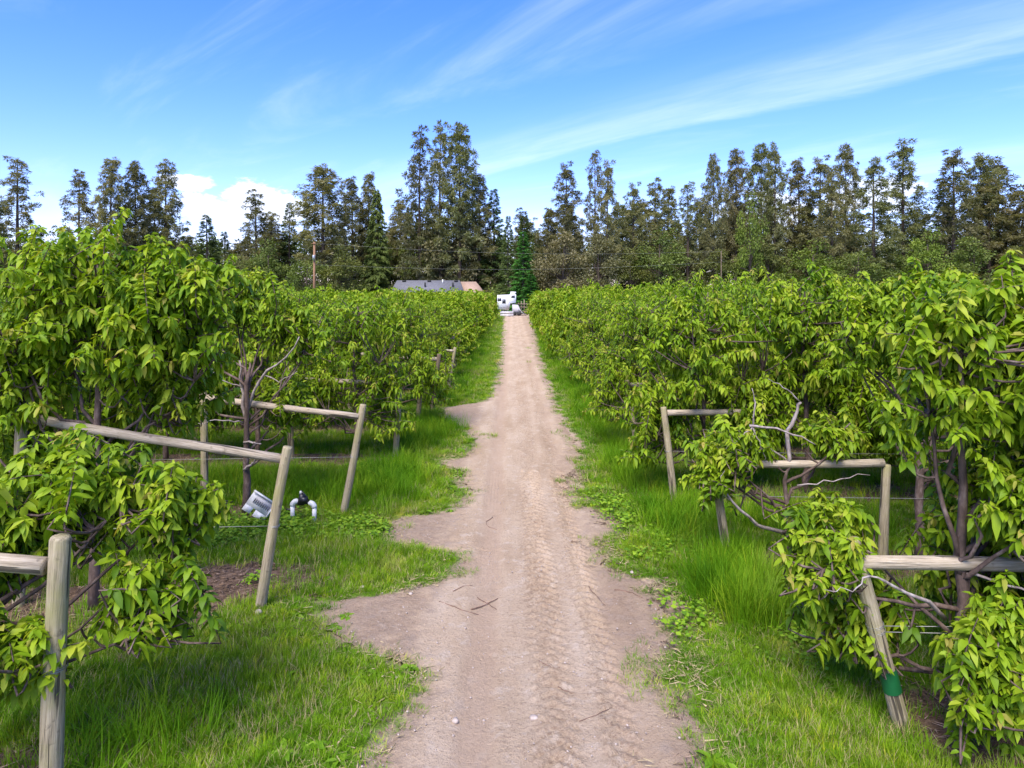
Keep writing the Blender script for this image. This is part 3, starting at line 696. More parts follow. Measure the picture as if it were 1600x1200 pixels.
o = link('green_tape', Geo().tube([(0, 0, 0), (0, 0, (q1-q0).length*.5), (0, 0, (q1-q0).length)], [.0745, .074, .073], 12, cap=False, wob=.015).mesh('green_tape', M['green_tape']), tape_parent, label='bright green tape wrapped round the post')
o.location = q0; o.rotation_mode = 'QUATERNION'; o.rotation_quaternion = (q1-q0).to_track_quat('Z', 'Y')

# ------------------------------------------------------------------ white panel and irrigation valve
def panel():
    d = 10.75; c = gp(405, 791, d)
    e = link('slotted_panel', None, loc=(c[0], c[1], 0), label='tilted white plastic panel with a row of dark slots against the trunk', cat='panel')
    piv = (0, 0, c[2])
    rot = Matrix.Translation(piv) @ Matrix.Rotation(R(33), 4, 'Y') @ Matrix.Rotation(R(-14), 4, 'X')
    def part(name, g, m):
        o = link(name, g.mesh(name, m), e); o.matrix_local = rot; return o
    w, h = .20, .17
    g = Geo()     # plate with a notch in its lower edge
    g.box((0, 0, .05), (2*w, .016, 2*h-.10)); g.box((-w+.07, 0, -h+.05), (.14, .016, .10)); g.box((w-.105, 0, -h+.05), (.21, .016, .10))
    part('plate', g, M['white_plastic'])
    g = Geo(); g.box((0, -.022, h-.012), (2*w, .05, .024)); g.box((w-.010, -.022, 0), (.02, .05, 2*h-.05)); part('rim', g, M['white_plastic'])
    part('inset', Geo().box((.03, -.011, .085), (.29, .008, .12)), M['inset_grey'])
    for i in range(9):
        part('slot', Geo().box((-.115+i*.033, -.018, .035), (.010, .008, .07)), M['slot_dark'])
panel()
def valve():
    d = 10.8; x0 = X_of(457, d); x1 = X_of(491, d)
    e = link('irrigation_valve', None, loc=(x0, d, 0), label='two white plastic elbow pipes joined by a black valve in the clover', cat='pipe')
    w = x1-x0; r = .034
    for x, hh, s in ((0, .28, 1), (w, .25, -1)):
        link('pipe', Geo().tube([(x, 0, -.1), (x, 0, hh*.5), (x, 0, hh)], r, 14).mesh('pipe', M['white_plastic'], True), e)
        P = [(x+s*.07*(1-math.cos(a)), 0, hh+.07*math.sin(a)) for a in np.linspace(0, math.pi/2, 7)]; P.append((x+s*.11, 0, hh+.07))
        link('elbow', Geo().tube(P, r*1.22, 14).mesh('elbow', M['white_plastic'], True), e)
    g = Geo(); g.tube([(.10, 0, .345), (w-.10, 0, .32)], .026, 10); g.tube([(w*.38, 0, .30), (w*.45, 0, .46)], [.06, .045], 10); g.box((w*.52, -.01, .37), (.12, .08, .09))
    link('valve_body', g.mesh('valve_body', M['black_plastic']), e)
    link('handle', Geo().tube([(w*.40, 0, .50), (w*.55, 0, .45), (w*.78, -.02, .36)], [.02, .014, .01], 8).mesh('handle', M['black_plastic']), e)
    link('cap', Geo().tube([(w*.36, 0, .465), (w*.40, 0, .505)], .022, 10).mesh('cap', M['white_plastic']), e)
    link('hose', Geo().tube(arc((-.12, .05, .2), (.02, .05, .15), 5, .02), .014, 8).mesh('hose', M['black_plastic']), e)
valve()

# ------------------------------------------------------------------ twigs, stones on the road
def ground_z(x, y): return float(road_h(np.array([x]), np.array([y]))[0])+.008
def twig(pts, r, label):
    r *= .75
    P = []
    for px, py in pts:
        d = d_of(py); x = X_of(px, d); P.append((x, d, ground_z(x, d)+r*.9))
    P = np.array(P); o = P[0].copy(); o[2] = 0; tt = np.linspace(0, len(P)-1, 8)
    Q = np.stack([np.interp(tt, range(len(P)), P[:, k]) for k in range(3)], 1); Q[1:-1, :2] += rng.normal(0, .006, (6, 2))
    link('twig', Geo().tube(Q-o, np.linspace(r, r*.5, 8), 6, wob=.15).mesh('twig', M['twig_brown']), loc=o, label=label, cat='twig', group='fallen twigs on the dirt road')
twig([(686, 942), (715, 953), (748, 959)], .009, 'long straight twig lying across the pale left track edge')
twig([(736, 953), (755, 944), (778, 934)], .011, 'thick short twig crossing another on the dirt road')
twig([(746, 932), (762, 940), (776, 951)], .009, 'bent twig crossing the thick twig on the dirt road')
twig([(708, 926), (722, 918), (738, 915)], .007, 'thin curved twig beside the crossed twigs')
twig([(770, 806), (759, 814), (763, 822), (776, 825)], .008, 'hooked dark twig on the smooth tyre track')
twig([(920, 918), (932, 932), (946, 945)], .007, 'slender twig at the crumbled road edge')
twig([(960, 924), (985, 927), (1004, 936)], .009, 'pale bent twig lying on brown soil')
twig([(905, 1127), (935, 1119), (955, 1104)], .006, 'curved thin twig on the pale sandy patch')
twig([(842, 1034), (853, 1039), (866, 1044)], .006, 'small straight twig between the tread marks')
twig([(872, 1072), (884, 1078), (894, 1082)], .006, 'short twig on the tread marks ahead of the curved twig')
twig([(830, 812), (843, 822)], .006, 'tiny twig beside the hooked twig')
def stone(px, py, s, label):
    d = d_of(py); x = X_of(px, d)
    import bmesh
    bm = bmesh.new(); bmesh.ops.create_icosphere(bm, subdivisions=2, radius=1)
    for v in bm.verts:
        n = 1+.16*math.sin(v.co.x*3+px)+.12*math.sin(v.co.y*4+py)+random.uniform(-.05, .05); v.co = Vector((v.co.x*s*1.15*n, v.co.y*s*n, v.co.z*s*.7*n))
    me = bpy.data.meshes.new('stone'); bm.to_mesh(me); bm.free(); me.materials.append(M['stone_grey'])
    for p in me.polygons: p.use_smooth = True
    link('stone', me, loc=(x, d, ground_z(x, d)+s*.35), label=label, cat='stone', group='stones on the dirt road')
stone(711, 1128, .030, 'rounded pale stone at the edge of the smooth tyre track')
stone(834, 1123, .032, 'whitish stone between the two tread tracks')
stone(641, 931, .025, 'small light stone on the bare patch near the leaning post')
stone(987, 897, .024, 'white stone on brown soil by the grass')
stone(566, 919, .03, 'pale stone at the grass edge of the bare patch')
stone(404, 962, .04, 'grey stone at the foot of the leaning post')

# ------------------------------------------------------------------ grass and litter (instanced scatter)
def scatter(name, protos, P, rot, scale, label, cat=None):
    col = bpy.data.collections.new(name+'_shapes')
    for p in protos: col.objects.link(p)
    me = bpy.data.meshes.new(name); me.vertices.add(len(P)); me.vertices.foreach_set('co', np.asarray(P, np.float32).ravel())
    a = me.attributes.new('rot', 'FLOAT_VECTOR', 'POINT'); a.data.foreach_set('vector', np.asarray(rot, np.float32).ravel())
    a = me.attributes.new('scl', 'FLOAT_VECTOR', 'POINT'); a.data.foreach_set('vector', np.asarray(scale, np.float32).ravel())
    o = link(name, me, kind='stuff', label=label, cat=cat)
    ng = bpy.data.node_groups.new(name, 'GeometryNodeTree')
    ng.interface.new_socket('Geometry', in_out='INPUT', socket_type='NodeSocketGeometry'); ng.interface.new_socket('Geometry', in_out='OUTPUT', socket_type='NodeSocketGeometry')
    N = ng.nodes; L = ng.links
    gi = N.new('NodeGroupInput'); go = N.new('NodeGroupOutput')
    mp = N.new('GeometryNodeMeshToPoints'); ip = N.new('GeometryNodeInstanceOnPoints')
    ci = N.new('GeometryNodeCollectionInfo'); ci.inputs['Collection'].default_value = col
    ci.inputs['Separate Children'].default_value = True; ci.inputs['Reset Children'].default_value = True
    ip.inputs['Pick Instance'].default_value = True
    def na(nm):
        n = N.new('GeometryNodeInputNamedAttribute'); n.data_type = 'FLOAT_VECTOR'; n.inputs['Name'].default_value = nm; return n.outputs['Attribute']
    er = N.new('FunctionNodeEulerToRotation'); L.new(na('rot'), er.inputs[0])
    L.new(gi.outputs[0], mp.inputs[0]); L.new(mp.outputs[0], ip.inputs['Points']); L.new(ci.outputs[0], ip.inputs['Instance'])
    L.new(er.outputs[0], ip.inputs['Rotation']); L.new(na('scl'), ip.inputs['Scale']); L.new(ip.outputs[0], go.inputs[0])
    md = o.modifiers.new('scatter', 'NODES'); md.node_group = ng
    return o
def tuft(name, n, h, spread, w, bend, m, seed, seg=3):
    r = np.random.default_rng(seed); V = []; T = []; Q = []; k = 0
    for i in range(n):
        a = r.uniform(0, 6.28); b = np.array([math.cos(a), math.sin(a), 0])*spread*math.sqrt(r.random()); a2 = a+r.normal(0, .9)
        o = np.array([math.cos(a2), math.sin(a2), 0]); s = np.array([-o[1], o[0], 0]); hh = h*r.uniform(.55, 1.1); bd = bend*r.uniform(.2, 1.3)
        for j in range(seg):
            t = j/seg; c = b+np.array([0, 0, hh*t*(1-.25*bd*t)])+o*hh*bd*t*t; ww = w*(1-t*.75)
            V += [c-s*ww, c+s*ww]
        V.append(b+np.array([0, 0, hh*(1-.25*bd)])+o*hh*bd)
        for j in range(seg-1): Q.append((k+2*j, k+2*j+1, k+2*j+3, k+2*j+2))
        T.append((k+2*seg-2, k+2*seg-1, k+2*seg)); k += 2*seg+1
    return bpy.data.objects.new(name, npmesh(name, V, [np.array(T), np.array(Q)], m))
def grid_pts(n, x0, x1, y0, y1): return np.stack([rng.uniform(x0, x1, n), rng.uniform(y0, y1, n)], 1)
def sow(zones, accept):
    out = []
    for n, x0, x1, y0, y1, s in zones:
        p = grid_pts(n, x0, x1, y0, y1); k = (np.abs(p[:, 0]) < .78*p[:, 1]+1.2); p = p[k]
        g = accept(p[:, 0], p[:, 1]); p = p[rng.random(len(p)) < g]; out.append(np.concatenate([p, np.full((len(p), 1), s)], 1))
    return np.concatenate(out)
gz = lambda p: .018*vnoise(p[:, 0], p[:, 1], 3, 11)+.012*vnoise(p[:, 0], p[:, 1], 11, 12)-.012
turf = [tuft('turf_%d' % i, 22, .13, .075, .0032, .7, M['grass_blade'], 40+i) for i in range(5)]
turf.append(tuft('turf_straw', 8, .15, .09, .0026, 1.2, M['dry_grass'], 48)); turf.append(tuft('turf_dry', 10, .11, .08, .003, 1.0, M['dry_grass'], 49))
p = sow([(26000, -9, -.4, 3.8, 12, 1.0), (26000, .8, 9, 3.8, 12, 1.0), (15000, -10, -.4, 12, 24, 1.35), (15000, .8, 10, 12, 24, 1.35), (7000, -6, -.4, 24, 50, 2.0), (7000, .8, 6, 24, 50, 2.0), (3500, -5, -.4, 50, 97, 3.0), (3500, .8, 5, 50, 97, 3.0)],
        lambda x, y: grassy(x, y)**1.2)
n = len(p); hv = np.clip(1+.55*vnoise(p[:, 0], p[:, 1], 1.6, 31), .5, 1.7)
lw = np.minimum(np.abs(p[:, 0]-ledge(p[:, 1])), np.abs(p[:, 0]-redge(p[:, 1]))); hv *= np.clip(.38+lw*.75, .35, 1.15)
scatter('grass', turf, np.concatenate([p[:, :2], gz(p)[:, None]], 1), np.stack([rng.normal(0, .12, n), rng.normal(0, .12, n), rng.uniform(0, 6.28, n)], 1),
        np.stack([p[:, 2]*.95, p[:, 2]*.95, hv*(.6+.4*p[:, 2])], 1), 'short green grass on the verges of the dirt road', 'grass')
print('turf', n)
tall = [tuft('tall_%d' % i, 26, .42, .10, .0042, .75, M['tall_blade'], 60+i, 4) for i in range(4)]
def tallmask(x, y):
    g = grassy(x, y); o = 0
    for (cx, cy, rx, ry, a) in ((2.75, 8.1, .5, .7, 1.6), (2.95, 9.0, .4, .3, 1.2), (-2.3, 13.0, .8, 1.3, .8), (-2.3, 17.6, .7, 2.0, .8), (-3.5, 12.3, 1.2, .7, .6), (2.6, 10.8, .5, 1.2, .5), (2.5, 14, .5, 2.5, .5), (-2.2, 25, .6, 5, .6), (2.4, 24, .5, 7, .6), (-2.1, 40, .6, 12, .5), (2.5, 45, .6, 18, .5), (-3.6, 5.4, .8, .5, .35), (4.5, 10.8, 1.5, .6, .5), (-5, 13.0, 1.5, .6, .5)):
        o = np.maximum(o, a*np.exp(-(((x-cx)/rx)**2+((y-cy)/ry)**2)**1.5))
    return o*g
p = sow([(9000, -7, -.6, 4.5, 20, 1.0), (9000, 1.2, 6, 4.5, 20, 1.0), (3500, -4, -.6, 20, 60, 1.4), (3500, 1.2, 4, 20, 60, 1.4)], tallmask)
n = len(p)
scatter('tall_grass', tall, np.concatenate([p[:, :2], gz(p)[:, None]], 1), np.stack([rng.normal(0, .15, n), rng.normal(0, .15, n), rng.uniform(0, 6.28, n)], 1),
        np.stack([p[:, 2], p[:, 2], rng.uniform(.7, 1.35, n)*np.where((p[:, 0] > 2) & (p[:, 1] < 9.3), 1.35, 1)], 1), 'tall dark green grass growing round the post feet', 'grass')
print('tall', n)
def clover(seed):
    r = np.random.default_rng(seed); n = 16
    P = np.stack([r.normal(0, .06, n), r.normal(0, .06, n), r.uniform(.04, .13, n)], 1); a = r.uniform(0, 6.28, n)
    D = np.stack([np.cos(a), np.sin(a), r.uniform(-.1, .4, n)], 1)
    V, F, k = leaves(P, D, r.uniform(.035, .06, n), r.uniform(0, .3, n), wid=.42, fold=.15, mode=1)
    return bpy.data.objects.new('clover_%d' % seed, npmesh('clover', V, F, M['clover_leaf'], {'tint': np.repeat(r.random(n), k)}))
def clovermask(x, y):
    o = 0
    for (cx, cy, rx, ry) in ((-3.7, 10.6, 1.3, .55), (-2.6, 10.4, .7, .4), (-4.6, 10.3, .7, .6), (2.0, 7.7, .4, .5), (1.75, 11.6, .45, 1.0), (2.1, 9.9, .6, .6), (-2.4, 13.9, .8, .35), (-3.3, 8.6, .15, .1), (3.2, 7.0, .5, .5)):
        o = np.maximum(o, np.exp(-(((x-cx)/rx)**2+((y-cy)/ry)**2)**2))
    return o*np.clip(.5+.9*vnoise(x, y, 6, 81), .05, .9)
p = sow([(15000, -7, -1, 7, 15, 1.0), (3000, 1.2, 5, 6, 13, 1.0)], clovermask); n = len(p)
scatter('clover', [clover(i) for i in range(4)], np.concatenate([p[:, :2], gz(p)[:, None]], 1), np.stack([np.zeros(n), np.zeros(n), rng.uniform(0, 6.28, n)], 1), rng.uniform(.7, 1.5, (n, 1))*np.array([[1, 1, .75]]),
        'bright green clover patches round the white pipes and verge', 'clover')
def chip(seed, m):
    r = np.random.default_rng(seed); g = Geo()
    for i in range(5):
        a = r.uniform(0, 3.14); c = np.array([r.normal(0, .05), r.normal(0, .05), .006]); l = r.uniform(.012, .05); d = np.array([math.cos(a), math.sin(a), r.normal(0, .15)])*l
        g.tube([c-d, c+d], [r.uniform(.002, .007), .002], 4)
    return bpy.data.objects.new('chip_%d' % seed, g.mesh('chip', m))
p = sow([(9000, -9, -1, 4, 14, 1.0), (7000, .8, 8, 4, 14, 1.0)], lambda x, y: np.clip(1-grassy(x, y)*1.1, 0, 1)*np.clip(np.maximum(ledge(y)-.1-x, x-redge(y)+.25)/.6, 0, .8)); n = len(p)
zz = np.maximum(gz(p), 0)+.004
scatter('mulch', [chip(i, M['mulch_chip']) for i in range(3)]+[chip(7, M['litter_chip'])], np.concatenate([p[:, :2], zz[:, None]], 1), np.stack([np.zeros(n), np.zeros(n), rng.uniform(0, 6.28, n)], 1), rng.uniform(.7, 1.5, (n, 1))*np.ones((1, 3)), 'brown bark and twig litter under the trees and road edge', 'mulch')
plain('straw', (.46, .36, .19), .8, var=.3, scale=4)
p = sow([(5200, -6, -.5, 4, 16, 1.0), (5200, .8, 6, 4, 16, 1.0)], lambda x, y: np.clip(1-np.abs(np.maximum(ledge(y)-x, x-redge(y))-.22)/.5, 0, 1)*np.clip(.5+1.2*vnoise(x, y, 3, 95), .05, 1)); n = len(p)
scatter('straw', [chip(20+i, M['straw']) for i in range(3)], np.concatenate([p[:, :2], (np.maximum(gz(p), 0)+.006)[:, None]], 1), np.stack([rng.normal(0, .1, n), rng.normal(0, .1, n), rng.uniform(0, 6.28, n)], 1), rng.uniform(.6, 1.4, (n, 1))*np.array([[1.2, 1.2, .6]]), 'dry straw and thatch along the edge of the dirt road', 'straw')
def weed(seed):
    r = np.random.default_rng(seed); n = 9; a = r.uniform(0, 6.28)+np.arange(n)*2.4
    D = np.stack([np.cos(a), np.sin(a), r.uniform(.15, .6, n)], 1)
    V, F, k = leaves(np.zeros((n, 3))+[0, 0, .02], D, r.uniform(.09, .17, n), r.uniform(.2, .6, n), wid=.17, fold=.3, mode=2)
    return bpy.data.objects.new('weed_%d' % seed, npmesh('weed', V, F, M['clover_leaf'], {'tint': np.repeat(r.uniform(0, .8, n), k)}))
p = sow([(900, -8, -.7, 4, 16, 1.0), (900, 1.2, 8, 4, 16, 1.0)], lambda x, y: grassy(x, y)*np.clip(.3+1.3*vnoise(x, y, 1.3, 97), 0, 1)); n = len(p)
rng = np.random.default_rng(77)
scatter('weeds', [weed(i) for i in range(4)], np.concatenate([p[:, :2], gz(p)[:, None]], 1), np.stack([np.zeros(n), np.zeros(n), rng.uniform(0, 6.28, n)], 1), rng.uniform(.6, 1.4, (n, 1))*np.ones((1, 3)), 'broad-leaved weeds scattered through the verge grass', 'weeds')
def pebble(seed):
    r = np.random.default_rng(seed); g = Geo()
    for i in range(4):
        c = np.array([r.normal(0, .12), r.normal(0, .12), .002]); s = r.uniform(.005, .013); g.tube([c-[0, 0, s], c, c+[0, 0, s*.6]], [s*.7, s*1.1, s*.5], 6, wob=.2)
    return bpy.data.objects.new('pebble_%d' % seed, g.mesh('pebble', M['stone_grey']))
p = sow([(520, -2.2, 2, 3.8, 12, .75), (300, -2, 2, 12, 22, .8)], lambda x, y: ((x > ledge(y)+.05) & (x < redge(y)-.05))*.8); n = len(p)
zz = road_h(p[:, 0], p[:, 1])+.008
scatter('gravel', [pebble(i) for i in range(4)], np.concatenate([p[:, :2], zz[:, None]], 1), np.stack([np.zeros(n), np.zeros(n), rng.uniform(0, 6.28, n)], 1), rng.uniform(.4, 1.1, (n, 1))*np.ones((1, 3)), 'scattered small gravel on the dirt road', 'gravel')

# ------------------------------------------------------------------ tree line behind the orchard
def kites(P, D, L, tint, m, wid=.16, droop=.15, name='crown'):
    V, F, k = leaves(P, D, L, np.full(len(P), droop), wid=wid, fold=.2, mode=0)
    return npmesh(name, V, F, m, {'tint': np.repeat(np.clip(tint, 0, 1), k)})
def gen_conifer(seed, kind, H=25., w=3.5, m='pine_needle', lo=.2, dens=1.0):
    r = np.random.default_rng(seed); global rng; rng = r
    bx, by = r.normal(0, .25, 2)
    zs = np.linspace(-.3, H*.985, 14); q = np.clip(zs/H, 0, 1)
    TP = np.stack([bx*np.sin(q*3), by*np.sin(q*2.6), zs], 1)
    g = Geo().tube(TP, np.interp(q, [0, 1], [.34, .035])*(H/25), 8, wob=.08)
    Ps = []; Ds = []; Ls = []; Ts = []
    nb = int((70 if kind == 'pine' else 120)*dens*(H/25)**.5)
    for i in range(nb):
        h = lo+(1-lo)*((i+r.random())/nb)**(.85 if kind == 'pine' else .9); z = h*H; a = i*2.4+r.normal(0, .5)
        t = (h-lo)/(1-lo)
        if kind == 'pine': prof = (1.15-.3*t)*(1-t**2.0*.86)*r.uniform(.45, 1.15)
        elif kind == 'open': prof = (.5+.5*math.sin(math.pi*min(1, t*.8+.2)))*(1-t**5*.7)*r.uniform(.3, 1.25)
        else: prof = (1-t)**.85*r.uniform(.75, 1.1)+.05
        ln = w*prof; up = (.25+.5*t) if kind in ('pine', 'open') else (-.35 if kind == 'cedar' else -.15+.35*t)
        b = np.array([np.interp(z, TP[:, 2], TP[:, 0]), np.interp(z, TP[:, 2], TP[:, 1]), z]); d = np.array([math.cos(a), math.sin(a), up]); e = b+d*ln
        if kind in ('pine', 'open'):
            e[2] += r.normal(0, .25); g.tube(arc(b, e, 4, -.08*ln), [.055*(1.1-t), .04*(1.1-t), .03*(1.1-t), .015], 3, cap=False)
            nc = max(1, int(ln*(1.25 if kind == 'pine' else .85)+r.random()))
            for j in range(nc):
                s = 1-.75*j/max(1, nc)*r.uniform(.7, 1.1); c = b+(e-b)*s+r.normal(0, .28, 3)*np.array([1, 1, .7]); k = r.integers(50, 78)
                v = nrm(r.normal(size=(k, 3))+np.array([0, 0, .35])+d*.3); rad = r.uniform(.35, .75)
                Ps.append(c+v*rad*r.uniform(.05, .6, (k, 1))); Ds.append(v); Ls.append(r.uniform(.3, .6, k)); Ts.append(np.full(k, r.normal(.5, .14))+r.normal(0, .12, k))
        else:
            k = int(40*ln/1.5)+12; s = r.uniform(.12, 1, k)**.8; side = np.array([-d[1], d[0], 0])
            sg = r.uniform(-1, 1, k); c = b+(e-b)*s[:, None]+side*(sg*(1.05-s)*.55*ln*.6)[:, None]; c[:, 2] += r.normal(0, .12, k)
            v = nrm(d+side*sg[:, None]*.8+r.normal(0, .25, (k, 3))+np.array([0, 0, -.9 if kind == 'cedar' else -.2]))
            Ps.append(c); Ds.append(v); Ls.append(r.uniform(.35, .75, k)); Ts.append(np.full(k, r.normal(.4, .12))+r.normal(0, .15, k)+.25*(s-.6))
    P = np.concatenate(Ps); D = np.concatenate(Ds); Ln = np.concatenate(Ls); T = np.concatenate(Ts)
    return g.mesh('conifer_trunk', M['pine_bark'], True), kites(P, D, Ln, T, M[m], .115 if kind in ('pine', 'open') else .13)
def gen_leafy(seed, H=12., w=4., m='broadleaf', n=26):
    r = np.random.default_rng(seed); global rng; rng = r
    g = Geo(); g.tube([(0, 0, -.3), (.1, 0, H*.3), (-.1, .1, H*.75)], [.22, .16, .05], 7, wob=.1)
    Ps = []; Ds = []; Ls = []; Ts = []
    for i in range(n):
        v = nrm(r.normal(size=3)); z = H*(.5+.42*v[2]*r.uniform(.6, 1)); c = np.array([v[0]*w*r.uniform(.25, .8), v[1]*w*r.uniform(.25, .8), z])
        c[:2] *= .55+.6*math.sin(math.pi*min(.98, max(.1, z/H)))
        g.tube(arc((0, 0, H*.25+.2*z), c, 4, .1), [.07, .05, .03, .015], 4, cap=False)
        k = 170; u = nrm(r.normal(size=(k, 3))); rad = r.uniform(.6, 1.25)*w/3.2
        Ps.append(c+u*rad*(r.random((k, 1))**.5)*np.array([1, 1, .8])); Ds.append(u+r.normal(0, .5, (k, 3))); Ls.append(r.uniform(.2, .42, k)); Ts.append(np.full(k, r.normal(.45, .15))+r.normal(0, .15, k)+.12*u[:, 2])
    return g.mesh('broadleaf_trunk', M['pine_bark'], True), kites(np.concatenate(Ps), np.concatenate(Ds), np.concatenate(Ls), np.concatenate(Ts), M[m], .3)
KINDS = {
 'pine': ([gen_conifer(500+i, 'pine', lo=.08, dens=(1.5, 2.1, 1.7, 2.4, 1.3)[i], w=(3.5, 3.5, 3.2, 3.5, 3.5)[i]) for i in range(5)], 25., 3.5),
 'open': ([gen_conifer(520+i, 'open', lo=.28, w=3.0, dens=1.7) for i in range(3)], 25., 3.0),
 'fir': ([gen_conifer(530+i, 'fir', m='fir_needle', lo=.04, dens=1.3) for i in range(3)], 25., 3.5),
 'green': ([gen_conifer(540, 'fir', m='young_fir_needle', lo=.03, dens=1.3)], 25., 3.5),
 'cedar': ([gen_conifer(550, 'cedar', m='cedar_needle', lo=.04, dens=1.7)], 25., 3.5),
 'leafy': ([gen_leafy(560+i) for i in range(3)], 12., 4.),
 'fresh': ([gen_leafy(570+i, m='fresh_broadleaf') for i in range(2)], 12., 4.),
 'dull': ([gen_leafy(580+i, m='dull_broadleaf', n=34) for i in range(2)], 12., 4.),
}
LAB = {'pine': ('pine_tree', 'grey-brown clumpy pine', 'pines behind the orchard'),
 'open': ('pine_tree', 'thin open pine', 'open pines behind the orchard'),
 'fir': ('fir_tree', 'narrow dark green fir', 'firs behind the orchard'),
 'green': ('fir_tree', 'bright green young fir at the end of the dirt road', None),
 'cedar': ('cedar_tree', 'olive drooping cedar with a pointed tip between the house and utility pole', None),
 'leafy': ('broadleaf_tree', 'olive-green broadleaf tree', 'broadleaf trees under the pines'),
 'fresh': ('broadleaf_tree', 'bright green broadleaf tree', 'bright broadleaf trees among the pines'),
 'dull': ('broadleaf_tree', 'wide grey-brown tree', 'grey-brown trees below the pines')}
TL = [(28, 250, 36, 'pine'), (-30, 270, 36, 'pine'), (125, 272, 30, 'pine'), (178, 252, 28, 'pine'), (212, 260, 20, 'open'), (258, 257, 30, 'pine'), (240, 300, 26, 'pine'), (322, 336, 28, 'fir'), (397, 302, 30, 'pine'), (425, 335, 24, 'pine'), (452, 317, 22, 'fir'),
      (505, 267, 34, 'open'), (548, 282, 27, 'pine'), (579, 274, 22, 'pine'), (588, 296, 30, 'cedar'), (625, 318, 18, 'open'), (658, 204, 30, 'pine'), (690, 197, 30, 'pine'), (718, 204, 26, 'open'), (745, 276, 26, 'pine'), (772, 296, 26, 'fir'),
      (655, 315, 46, 'leafy'), (715, 310, 55, 'dull'), (760, 370, 34, 'leafy'), (795, 338, 18, 'fir'), (820, 336, 22, 'fir'), (818, 362, 26, 'green'), (838, 360, 18, 'fir'), (885, 261, 30, 'pine'), (929, 239, 22, 'pine'), (949, 257, 24, 'pine'), (858, 330, 24, 'pine'), (880, 350, 40, 'dull'), (935, 352, 40, 'dull'),
      (990, 291, 24, 'pine'), (1024, 284, 30, 'pine'), (1048, 296, 26, 'pine'), (1074, 288, 26, 'pine'), (1030, 345, 50, 'leafy'), (1115, 249, 15, 'open'), (1150, 242, 18, 'open'), (1095, 315, 18, 'open'), (1190, 234, 22, 'open'), (1211, 231, 24, 'pine'), (1172, 288, 26, 'fresh'), (1246, 254, 28, 'pine'),
      (1282, 252, 34, 'pine'), (1300, 262, 28, 'pine'), (1321, 235, 18, 'open'), (1365, 253, 34, 'pine'), (1411, 225, 36, 'pine'), (1450, 345, 40, 'fresh'), (1490, 239, 36, 'pine'), (1475, 285, 30, 'fir'), (1532, 250, 26, 'open'), (1560, 254, 40, 'pine'), (1545, 285, 36, 'pine'), (1605, 300, 34, 'pine'), (1650, 260, 34, 'pine'),
      (1200, 375, 44, 'leafy'), (1270, 365, 50, 'fresh'), (1340, 370, 50, 'leafy'), (1395, 380, 44, 'leafy'), (1520, 365, 50, 'leafy'), (1585, 380, 40, 'leafy'), (1120, 385, 40, 'leafy'), (985, 380, 36, 'leafy'), (420, 365, 40, 'leafy'), (480, 385, 36, 'leafy'), (535, 375, 40, 'leafy'), (365, 375, 34, 'leafy'), (610, 375, 36, 'leafy'), (830, 428, 22, 'green')]
rr = random.Random(5); tallest = False
for px, py, hw, kind in TL:
    vs, H0, w0 = KINDS[kind]; d = rr.uniform(108, 128)
    if kind in ('leafy', 'fresh', 'dull', 'green'): d = rr.uniform(104, 110) if not 570 < px < 790 else rr.uniform(120, 126)
    if 570 < px < 770: d = max(d, 119)
    x = X_of(px, d); z = CAM_H+(452-py)/1067*d; ww = hw/1067*d*(1.25 if kind in ('pine', 'open', 'fir') else 1.1)
    nm, lb, gr = LAB[kind]
    if kind == 'green' and py > 400: lb = 'small bright green conifer in front of the young fir by the fence'
    if py == 197: lb = 'tallest pine, standing right behind the grey-roofed house'
    if gr:
        same = [t for t in TL if t[3] == kind]
        if px < 491: k = sum(px <= t[0] < 491 for t in same); pl = 'from the utility pole, away from the house'
        elif px < 810: k = sum(491 <= t[0] <= px for t in same); pl = 'from the utility pole towards the camper'
        else: k = sum(810 <= t[0] <= px for t in same); pl = 'past the young fir, away from the camper'
        if py != 197: lb = '%s, %s such tree %s' % (lb, ORD[k-1], pl)
    e = link(nm, None, loc=(x, d, 0), rot=(0, 0, rr.uniform(0, 6.28)), label=lb, cat='tree', group=gr); e.scale = (ww/w0, ww/w0, z/H0)
    tr, cr = vs[rr.randrange(len(vs))]
    link('trunk', tr, e); link('crown', cr, e, kind='stuff')
# trees deeper in the wood
for i in range(64):
    kind = rr.choice(('pine', 'pine', 'fir', 'leafy', 'pine', 'open')); vs, H0, w0 = KINDS[kind]; d = rr.uniform(129, 137); px = -60+i*27+rr.uniform(-10, 10)
    py = rr.uniform(318, 372) if px > 480 else rr.uniform(345, 385)
    x = X_of(px, d); z = CAM_H+(452-py)/1067*d; ww = rr.uniform(3.0, 4.6)
    e = link(LAB[kind][0], None, loc=(x, d, 0), rot=(0, 0, rr.uniform(0, 6.28)), label={'pine': 'brownish pine', 'open': 'thin pine', 'fir': 'dark fir', 'leafy': 'olive broadleaf tree'}[kind]+' half hidden in the wood behind the front pines', cat='tree', group={'pine': 'brownish pines', 'open': 'thin pines', 'fir': 'dark firs', 'leafy': 'olive trees'}[kind]+' deeper in the wood'); e.scale = (ww/w0, ww/w0, z/H0)
    tr, cr = vs[rr.randrange(len(vs))]
    link('trunk', tr, e); link('crown', cr, e, kind='stuff')
rng = np.random.default_rng(321)
